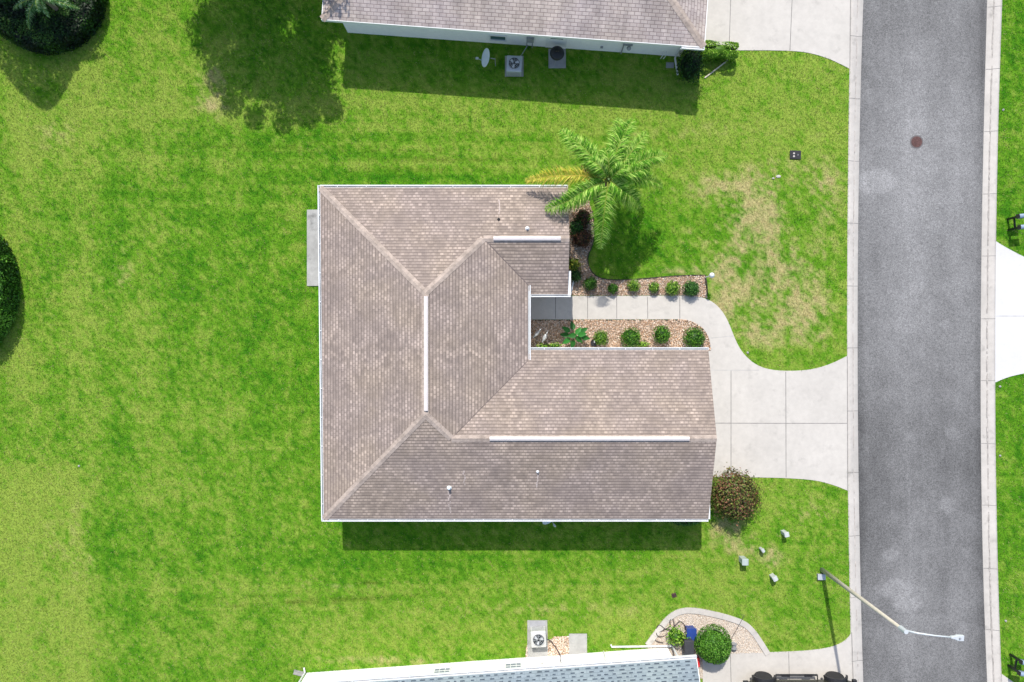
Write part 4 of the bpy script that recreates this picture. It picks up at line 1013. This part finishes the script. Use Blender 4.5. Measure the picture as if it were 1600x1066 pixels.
# splash block
x,y=W(467,1052,.05); tag(MB(Matrix.Translation((x,y,0))@Matrix.Rotation(math.radians(-14),4,'Z')).box(-.26,.22,-.10,.10,0,.04).box(-.26,.22,-.10,-.075,.04,.09).box(-.26,.22,.075,.10,.04,.09).box(.19,.22,-.075,.075,.04,.09).build('splash_block',M_conc3),'concrete splash block at the west corner of the southern house','splash block')
x,y=W(1047,102,.03); tag(MB(Matrix.Translation((x,y,0))).box(-.19,.19,-.13,.13,0,.05).box(-.14,.14,-.09,.09,.05,.07).build('valve_cover',M_grey,bevel=.01),'grey ground cover below the wall of the northern house','utility cover')

# ------------------------------------------------------------------ equipment
def ac_unit(px,py,z,w_,d_,label,mat,rz=0):
    x,y=W(px,py,z); e=empty('air_conditioner',(x,y,0),rz,label,'air conditioner','outdoor cooling units')
    mb=MB(); mb.box(-w_/2,w_/2,-d_/2,d_/2,.06,z-.02); c=mb.build('casing',mat,e,bevel=.05)
    mb=MB(); mb.lathe([(w_*.40,z-.03),(w_*.42,z+.012),(w_*.37,z+.014),(w_*.365,z-.012)],(0,0),28); mb.build('fan_ring',mat,e)
    MB().lathe([(w_*.365,z-.018),(w_*.36,z+.016)],(0,0),28).build('fan_well',M_black,e)
    for k in range(3):
        a=k*2.094+.5; m=Matrix.Rotation(a,4,'Z'); b=MB(m)
        b.add([(.05,-.03,z+.020),(.22*w_/.8,-.11,z+.022),(.25*w_/.8,.02,z+.034),(.06,.03,z+.030)],[(0,1,2,3),(3,2,1,0)]); b.build('fan_blade',M_blade_m,e)
    MB().lathe([(.055,z+.015),(.05,z+.045),(.01,z+.05)],(0,0),12).build('fan_hub',M_black,e)
    g=MB()
    for r_ in (.12,.2,.28): 
        pts=[(w_*1.25*r_*math.cos(t),w_*1.25*r_*math.sin(t),z+.052) for t in np.linspace(0,6.283,25)]; g.tube(pts,.006,4,False)
    for k in range(8):
        a=k*.785; g.bar((.04*math.cos(a),.04*math.sin(a),z+.055),(w_*.37*math.cos(a),w_*.37*math.sin(a),z+.030),.010,.006)
    g.build('fan_guard',M_acgrey,e)
    s_=MB()
    for k in range(6):
        zz=.15+k*(z-.25)/6
        for sy in (-1,1): s_.box(-w_/2+.08,w_/2-.08,min(sy*d_/2,sy*(d_/2+.006)),max(sy*d_/2,sy*(d_/2+.006)),zz,zz+.03)
        for sx in (-1,1): s_.box(min(sx*w_/2,sx*(w_/2+.006)),max(sx*w_/2,sx*(w_/2+.006)),-d_/2+.08,d_/2-.08,zz,zz+.03)
    s_.build('louvres',M_grey,e)
    return e
ac_unit(803.5,99,.72,.74,.78,'grey cooling unit standing by the north house wall near the dish',M_acgrey,math.radians(-3))
ac_unit(841.5,1000,.72,.74,.78,'pale cooling unit on the long pad by the southern house',M_aclite,math.radians(3))
ac_unit(978,800,.80,.8,.8,'cooling unit under the south gutter of the middle house',M_acgrey)
x,y=W(840,977,.06); tag(MB(Matrix.Translation((x,y,0))).box(-.38,.38,-.20,.20,.05,.062).build('pad_mat',mat_simple('grey_sheet',(.33,.33,.34),.8),bevel=.003),'grey sheet lying on the pad in front of the southern cooling unit','mat')
mb=MB(); a=W(855,999,.4); b=W(868,1012,.1); c=W(875,1022,.3); mb.tube([(*a,.4),(*W(861,1003,.2),.12),(*b,.06),(*c,.35),(*W(876,1032,1),1.1)],.025,8); tag(mb.build('refrigerant_line',M_hose,smooth=True),'black insulated line from the southern cooling unit to the wall','pipe')
def dish(px,py,z,r,label,az,tilt,basex,arm=True):
    x,y=W(px,py,z); e=empty('satellite_dish',(x,y,0),0,label,'satellite dish','satellite dishes')
    R=Matrix.Translation((0,0,z))@Matrix.Rotation(az,4,'Z')@Matrix.Rotation(tilt,4,'Y')
    mb=MB(R); mb.lathe([(.01,0),(r*.5,.03),(r,.12),(r*1.02,.12),(r*1.0,.10),(r*.5,.012),(.01,-.02)],(0,0),24); mb.build('reflector',M_dish,e,smooth=True)
    mb=MB(); mb.tube([(basex,.0,0),(basex,0,z-.1),(basex*.4,0,z)],.022,8); mb.build('mast',M_grey,e)
    mb=MB(R); mb.tube([(r*.9,0,.1),(r*.6,0,.42)],.014,6); mb.box(r*.6-.05,r*.6+.05,-.04,.04,.38,.50); mb.build('feed_arm',M_lampm,e)
    return e
dish(762,91,.9,.42,'white oval satellite dish on the shaded grass by the northern house',math.pi,math.radians(62),.35)
dish(856,808,1.6,.36,'satellite dish peeping out below the south gutter of the middle house',math.radians(-50),math.radians(50),-.1)
# kettle grill under the door
x,y=W(870,86,.5); e=empty('kettle_grill',(x,y,0),0,'round black grill on the pad at the side door of the northern house','grill')
MB().lathe([(.05,.42),(.26,.50),(.34,.66),(.35,.70),(.32,.78),(.2,.86),(.03,.89)],(0,0),20).build('kettle',M_black,e,smooth=True)
for k in range(3):
    a=k*2.094+.3; MB().tube([(.2*math.cos(a),.2*math.sin(a),.5),(.34*math.cos(a),.34*math.sin(a),.05)],.014,6).build('leg',M_grey,e)
MB().tube([(-.06,0,.89),(-.04,0,.94),(.04,0,.94),(.06,0,.89)],.012,6).build('handle',M_trunk,e)
# stick on the grass
tag(MB().tube([W3(1101,122,.03),W3(1118,109,.05),W3(1137,94,.08)],.035,8).build('wooden_stake',mat_simple('bleached_wood',(.55,.50,.40),.8)),'bleached wooden stake lying by the clipped hedge','stake')

# bottom bed: bins, hose, wire
def bin_(px,py,z,label,mat,w_,d_,name):
    x,y=W(px,py,z); e=empty(name,(x,y,0),0,label,'bin')
    m=MB(); a=[(-w_/2*.85,-d_/2*.85),(w_/2*.85,-d_/2*.85),(w_/2*.85,d_/2*.85),(-w_/2*.85,d_/2*.85)]; b=[(p[0]/.85,p[1]/.85) for p in a]
    m.add([(*p,.02) for p in a]+[(*p,z-.06) for p in b],[(3,2,1,0),(4,5,6,7),(0,1,5,4),(1,2,6,5),(2,3,7,6),(3,0,4,7)]); m.build('body',mat,e,bevel=.02)
    MB().box(-w_/2-.02,w_/2+.02,-d_/2-.02,d_/2+.02,z-.058,z).build('lid',mat,e,bevel=.02)
    return e
bin_(1081,992,.55,'blue recycling bin beside the large round shrub',M_blue,.44,.55,'recycling_bin')
bin_(1077,1013,.9,'black rubbish bin at the corner of the southern house',mat_simple('bin_plastic',(.045,.045,.05),.5),.42,.66,'rubbish_bin')
x,y=W(1090,1037,.4); e=empty('fuel_can',(x,y,0),0,'red container behind the round shrub at the garage corner','container')
MB().box(-.13,.13,-.22,.22,0,.36).build('body',M_red,e,bevel=.04); MB().tube([(0,-.16,.35),(0,-.12,.44),(0,.12,.44),(0,.16,.35)],.018,6).build('handle',M_red,e)
pts=[(1036,1004),(1024,1000),(1026,990),(1040,982),(1047,978),(1046,970),(1050,966),(1053,976),(1050,984),(1040,983),(1030,976),(1025,985),(1028,994),(1040,992),(1056,975),(1062,971),(1069,976),(1070,985)]
P_=[Vector((*W(*p),.035)) for p in pts]; q=[]
for i in range(len(P_)-1):
    for t in np.linspace(0,1,5)[:-1]:
        p0,p1,p2,p3=P_[max(i-1,0)],P_[i],P_[i+1],P_[min(i+2,len(P_)-1)]
        q.append(.5*((2*p1)+(p2-p0)*t+(2*p0-5*p1+4*p2-p3)*t*t+(3*p1-p0-3*p2+p3)*t**3))
for i,v in enumerate(q): v.z=.045+.025*math.sin(i*.7)
tag(MB().tube(q,.024,6).build('garden_hose',M_hose,smooth=True),'dark looped garden hose on the pale gravel bed','hose')
mb=MB(); mb.tube([W3(1142,999,.1),W3(1150,985,.25),W3(1156,975,.35),W3(1161,965,.45),W3(1163,961,.4),W3(1158,961,.36)],.012,6)
tag(mb.build('plant_hook',M_hose),'thin bent wire hook rising from the gravel edge','hook')
x,y=W(1147,1010,.2); e=empty('hose_reel',(x,y,0),0,'small grey hose reel beside the large round shrub','hose reel'); MB(Matrix.Rotation(1.57,4,'X')).lathe([(.16,-.12),(.16,-.10),(.08,-.09),(.08,.09),(.16,.10),(.16,.12)],(0,.17),14).build('drum',M_grey,e); MB().box(-.12,.12,-.14,.14,0,.03).build('base',M_grey,e)

# ------------------------------------------------------------------ garden ornaments in the lower bed
def bird(px,py,rz,label,h=.75):
    x,y=W(px,py,h*.7); e=empty('heron_statue',(x,y,0),rz,label,'garden statue','pale metal herons')
    mb=MB(); mb.ball((0,0,h*.7),(.20,.085,.09),14,8,Matrix.Rotation(-.25,3,'Y')); mb.tube([(.15,0,h*.74),(.21,0,h*.92),(.15,0,h*1.08),(.20,0,h*1.2)],[.05,.03,.024,.03],8); mb.ball((.215,0,h*1.22),(.05,.03,.03),10,6)
    mb.build('body',M_bird,e,smooth=True)
    MB().tube([(.25,0,h*1.22),(.40,0,h*1.17)],[.014,.003],6).build('beak',M_grey,e)
    MB().tube([(-.15,0,h*.66),(-.30,0,h*.56)],[.05,.01],6).build('tail',M_bird,e)
    for s_ in (-1,1): MB().tube([(0,s_*.035,h*.66),(-.02,s_*.04,h*.35),(0,s_*.04,0)],.01,6).build('leg',M_grey,e)
bird(839,521,math.radians(50),'pale heron statue closest to the house wall in the pebble bed')
bird(851,527,math.radians(65),'pale heron statue nearer the green leafy plant')
x,y=W(928,536,.2); e=empty('plant_pot',(x,y,0),0,'dark round pot with a white ornament beside the olive shrub','pot')
MB().lathe([(.12,0),(.17,.2),(.18,.24),(.155,.24),(.14,.18)],(0,0),18).build('pot',M_black,e,smooth=False)
MB().ball((.02,.06,.28),(.035,.07,.06),10,6).build('ornament',M_white,e)
# garden lamp
x,y=W(1101,434); e=empty('garden_lamp',(x,y,0),0,'slim white garden lamp post at the end of the pebble bed','lamp post')
MB().tube([(0,0,-.05),(0,0,1.05)],[.03,.025],8).build('post',M_white,e)
MB().lathe([(.05,1.04),(.11,1.10),(.13,1.22),(.08,1.32),(.02,1.35)],(0,0),14).build('lantern',M_white,e,smooth=True)
# stones and tiny fittings on the grass
def sprinkler(px,py,lab,r=.042,m=None):
    x,y=W(px,py); tag(MB(Matrix.Translation((x,y,0))).lathe([(r*1.25,0),(r*1.2,.045),(r*.5,.055),(r*.35,.08),(r*.1,.085)],(0,0),10).build('sprinkler_head',m or M_conc3),lab,'sprinkler','lawn sprinkler heads')
sprinkler(1168,551,'pale ring sprinkler head inside the curve of the front walk')
sprinkler(1562,604,'sprinkler head at the lawn edge below the white driveway')
sprinkler(1562,712,'sprinkler head halfway down the far lawn strip')
sprinkler(1567,172,'sprinkler head on the far lawn strip level with the manhole')
sprinkler(1571,970,'sprinkler head on the far lawn strip above the lower mailboxes')
sprinkler(124,728,'lone pale sprinkler head on the open back lawn',.04)
for i,(px,py,r,lab) in enumerate([(1216,276,.13,'pale flat stone on the dry grass by the meter box'),(1208,279,.07,'small pale stone beside the flat one')]):
    x,y=W(px,py); mb=MB(Matrix.Translation((x,y,.0))); mb.ball((0,0,.02),(r,r*.6,.04),9,5); tag(mb.build('stone',M_conc2),lab,'stone')
x,y=W(1053,930); e=empty('drain_cover',(x,y,0),.3,'small dark drain cover in the grass above the gravel bed','drain cover'); MB().box(-.11,.11,-.10,.10,0,.05).build('frame',M_brown,e,bevel=.01); mb=MB(); [mb.box(-.09+i*.045,-.07+i*.045,-.08,.08,.05,.06) for i in range(5)]; mb.build('grate',M_black,e)
# water meter box
x,y=W(1243,242,.05); e=empty('meter_box',(x,y,0),math.radians(-2),'dark rectangular meter box with two pale discs in the front lawn','meter box')
MB().box(-.27,.27,-.21,.21,0,.06).build('lid',M_black,e,bevel=.015)
for yy in (.06,-.08): MB().lathe([(.05,.06),(.045,.075)],(-.08,yy),12).build('disc',M_conc2,e)
MB().box(.10,.13,-.04,.04,.06,.07).build('handle',M_grey,e)
# manhole
x,y=W(1434,221); e=empty('manhole_cover',(x,y,-.1),0,'round rusty manhole cover in the road','manhole cover')
MB().lathe([(.33,-.005),(.33,.007),(.27,.008)],(0,0),32).build('collar',mat_simple('collar_tar',(.13,.12,.12),.9),e)
mb=MB(); mb.lathe([(.265,.0),(.265,.018),(.02,.018)],(0,0),32)
for k in range(8):
    a=k*.785; mb.bar((.05*math.cos(a),.05*math.sin(a),.022),(.24*math.cos(a),.24*math.sin(a),.022),.02,.008)
mb.build('lid',M_brown,e)
# utility pedestals
def pedestal(px,py,z,w_,d_,rz,label,mat,slant=0):
    bx,by=W(px,py,z); e=empty('utility_pedestal',(bx,by,0),rz,label,'utility pedestal','utility pedestals on the front lawn')
    MB().box(-w_/2,w_/2,-d_/2,d_/2,-.03,z-.08).build('body',mat,e,bevel=.02)
    m=MB(); m.profile([(-w_/2-.02,z-.10),(w_/2+.02,z-.10),(w_/2+.02,z-.03-slant),(w_/4,z),(-w_/4,z),(-w_/2-.02,z-.03)],-d_/2-.02,d_/2+.02); m.build('cap',mat,e,bevel=.015)
    MB().box(-w_/2-.006,-w_/2,-.02,.02,z*.5,z*.5+.05).build('latch',M_black,e)
pedestal(1230,836,.55,.19,.19,.2,'white pedestal at the top right of the group of four on the front lawn',M_pedw)
pedestal(1193,861,.42,.12,.15,.6,'smallest white pedestal of the group on the front lawn',M_pedw,.05)
pedestal(1165,879,.6,.27,.27,0,'grey-green pedestal, leftmost of the group on the front lawn',M_ped)
pedestal(1212,905,.5,.21,.19,.5,'pale pedestal closest to the street lamp base',M_pedw,.04)
# street lamp
x,y=W(1284,890); e=empty('street_lamp',(x,y,0),0,'tall pale concrete street lamp leaning its arm over the road','street lamp')
tp=Vector((*W(1415,987,7.0),7.0)); tp=Vector((tp.x-x,tp.y-y,7.0))
MB().tube([(0,0,-.1),tuple(tp*.5),tuple(tp)],[.11,.085,.06],12).build('pole',M_pole,e,smooth=True)
hd=Vector((*W(1490,996,7.25),7.25)); hd=Vector((hd.x-x,hd.y-y,7.25))
pts=[tp+Vector((0,0,-.15)),tp*.75+hd*.25+Vector((0,0,.02)),tp*.4+hd*.6+Vector((0,0,.06)),hd]
MB().tube(pts,[.04,.035,.03,.03],8).build('arm',M_lampm,e,smooth=True)
MB().tube([tp+Vector((0,0,-.35)),tp+Vector((0,0,.05))],[.10,.085],10).build('bracket',M_lampm,e)
dr=(hd-tp); dr.z=0; dr.normalize(); an=math.atan2(dr.y,dr.x)
m=MB(Matrix.Translation(hd)@Matrix.Rotation(an,4,'Z')); m.prism([(-.12,-.04),(.05,-.07),(.14,-.11),(.38,-.11),(.38,.11),(.14,.11),(.05,.07),(-.12,.04)],-.06,.05); hh=m.build('lamp_head',M_lampm,e,bevel=.02)
m=MB(Matrix.Translation(hd)@Matrix.Rotation(an,4,'Z')); m.box(.12,.35,-.08,.08,-.08,-.055); m.build('lens',M_screen,hh)
m=MB(Matrix.Translation(hd)@Matrix.Rotation(an,4,'Z')); m.lathe([(.035,.05),(.035,.10)],(.2,0),10); m.build('photocell',M_grey,hh)
x,y=W(1284,902,.15); e=empty('junction_box',(x,y,0),0,'grey utility box on the ground at the foot of the street lamp','utility box'); MB().box(-.18,.18,-.13,.13,-.02,.13).build('body',M_grey,e,bevel=.015); MB().box(-.19,.19,-.14,.14,.132,.16).build('lid',M_acgrey,e,bevel=.01)
# mailboxes
def mailboxes(px,py,sp,rz,label):
    x,y=W(px,py); e=empty('mailbox_stand',(x,y,0),rz,label,'mailbox','mailbox stands across the road')
    for s_ in (-1,1):
        MB().box(-.05,.05,s_*sp-.05,s_*sp+.05,-.05,.72).build('post',M_blackm,e)
        b=MB(); a=[(-.09,0),(.09,0)]; prof=[(-.10,.0),(.10,.0),(.10,.12)]+[(.10*math.cos(t),.12+.09*math.sin(t)) for t in np.linspace(.2,2.94,8)]+[(-.10,.12)]
        n=len(prof); x0,x1=-.10,.42
        b.add([(x0,s_*sp+u,.76+v) for u,v in prof]+[(x1,s_*sp+u,.76+v) for u,v in prof],[tuple(range(n))[::-1],tuple(range(n,2*n))]+[(i,(i+1)%n,n+(i+1)%n,n+i) for i in range(n)])
        bx=b.build('mailbox',M_mbox,e)
        MB().box(-.115,-.102,s_*sp-.10,s_*sp+.10,.74,.95).build('door',M_blackm,bx)
        MB().box(-.11,.43,s_*sp-.11,s_*sp+.11,.725,.758).build('shelf',M_blackm,e)
    MB().box(-.03,.03,-sp+.05,sp-.05,.40,.47).build('cross_bar',M_blackm,e)
mailboxes(1575,351,.26,math.radians(6),'pair of grey-blue mailboxes on black posts above the white driveway')
mailboxes(1577,1031,.27,math.radians(-10),'pair of mailboxes on black posts at the bottom right corner')

# ------------------------------------------------------------------ the dark off-road vehicle at the bottom (nose to the road, +x)
vy=-(1050-533)/32*(1-.85/H)-1.34; vx=(W(1160,1066,.8)[0]+W(1330,1066,.8)[0])/2
e=empty('parked_car',(vx,vy,0),0,'dark olive off-road vehicle with black flared wheel arches parked at the bottom','car')
Wd=.80
MB().profile([(-2.1,.45),(2.45,.45),(2.70,.6),(2.73,.95),(2.6,1.08),(1.1,1.16),(.75,1.18),(-2.15,1.18),(-2.2,.6)],-Wd,Wd).build('body',M_car,e,bevel=.05)
cb=MB(); cb.add([(-2.1,-.76,1.18),(.72,-.76,1.18),(.72,.76,1.18),(-2.1,.76,1.18),(-2.0,-.66,1.80),(.25,-.66,1.80),(.25,.66,1.80),(-2.0,.66,1.80)],[(3,2,1,0),(4,5,6,7),(0,1,5,4),(1,2,6,5),(2,3,7,6),(3,0,4,7)])
cb.build('roof',M_black,e,bevel=.06)
for s_ in (-1,1):
    for x0,x1 in ((-1.95,-1.15),(-1.05,-.35),(-.25,.35)):
        MB().add([(x0,s_*.765,1.24),(x1,s_*.765,1.24),(x1-.06,s_*.685,1.70),(x0+.02,s_*.685,1.70)],[(0,1,2,3) if s_<0 else (3,2,1,0)]).build('side_window',M_glass,e)
    st=MB(); st.tube([(-.85,s_*.98,.42),(1.15,s_*.98,.42)],.05,8); st.tube([(-.85,s_*.98,.42),(-.85,s_*.6,.46)],.03,6); st.tube([(1.15,s_*.98,.42),(1.15,s_*.6,.46)],.03,6)
    for q_ in (-.4,.7): st.box(q_-.2,q_+.2,s_*.98-.06,s_*.98+.06,.46,.48)
    st.build('side_step',M_black,e)
    MB().box(-.80,1.1,min(s_*.80,s_*.86),max(s_*.80,s_*.86),.95,1.0).build('door_trim',M_black,e,bevel=.01)
    for xw in (-1.45,2.0):
        fl=MB(); n=12
        A=[];B=[];C2=[]
        for i in range(n+1):
            t=math.pi*(.06+.88*i/n); A.append((xw+.56*math.cos(t),s_*.72,.40+.56*math.sin(t))); B.append((xw+.60*math.cos(t),s_*1.0,.36+.56*math.sin(t))); C2.append((xw+.50*math.cos(t),s_*1.01,.34+.50*math.sin(t)))
        fl.add(A+B+C2,[f if s_>0 else f[::-1] for i in range(n) for f in ((i,i+1,n+2+i,n+1+i),(n+1+i,n+2+i,2*n+3+i,2*n+2+i))]); fl.build('wheel_arch',M_black,e)
        wh=MB(Matrix.Translation((xw,s_*.84,.41))@Matrix.Rotation(math.pi/2,4,'X')); wh.lathe([(.24,-.13),(.38,-.14),(.41,-.10),(.41,.10),(.38,.14),(.24,.13)],(0,0),24); ty=wh.build('wheel',M_tyre,e)
        ri=MB(Matrix.Translation((xw,s_*.84,.41))@Matrix.Rotation(math.pi/2,4,'X')); ri.lathe([(.235,-.125),(.20,-.09),(.06,-.10),(.06,.10),(.20,.09),(.235,.125)],(0,0),16); ri.build('rim',M_grey,ty)
    MB().box(-2.26,-2.15,min(s_*.60,s_*.79),max(s_*.60,s_*.79),.80,1.12).build('tail_light',M_red,e,bevel=.02)
    MB(Matrix.Translation((2.69,s_*.55,.88))@Matrix.Rotation(math.pi/2,4,'Y')).lathe([(.10,-.02),(.10,.05),(.04,.07)],(0,0),16).build('headlight',M_screen,e)
    mi=MB(); mi.box(.50,.60,min(s_*.88,s_*1.06),max(s_*.88,s_*1.06),1.20,1.40); mi.tube([(.6,s_*.78,1.2),(.56,s_*.92,1.26)],.02,6); mi.build('mirror',M_black,e)
MB().add([(.735,-.66,1.22),(.735,.66,1.22),(.30,.60,1.74),(.30,-.60,1.74)],[(0,1,2,3)]).build('windscreen',M_glass,e)
MB().box(2.75,2.95,-.85,.85,.50,.68).build('bumper',M_black,e,bevel=.03); MB().box(-2.48,-2.22,-.78,.78,.50,.66).build('bumper',M_black,e,bevel=.03)
sp=MB(Matrix.Translation((-2.38,0,1.0))@Matrix.Rotation(math.pi/2,4,'Y')); sp.lathe([(.22,-.12),(.36,-.12),(.39,-.08),(.39,.08),(.36,.12),(.2,.12)],(0,0),22); sp.build('spare_wheel',M_tyre,e)
rk=MB(); 
for s_ in (-1,1): rk.tube([(-1.8,s_*.60,1.88),(.1,s_*.60,1.88)],.025,6)
for q_ in (-1.5,-.85,-.1): rk.tube([(q_,-.60,1.88),(q_,.60,1.88)],.02,6); rk.box(q_-.02,q_+.02,-.62,-.58,1.79,1.87); rk.box(q_-.02,q_+.02,.58,.62,1.79,1.87)
rk.build('roof_rack',M_black,e)
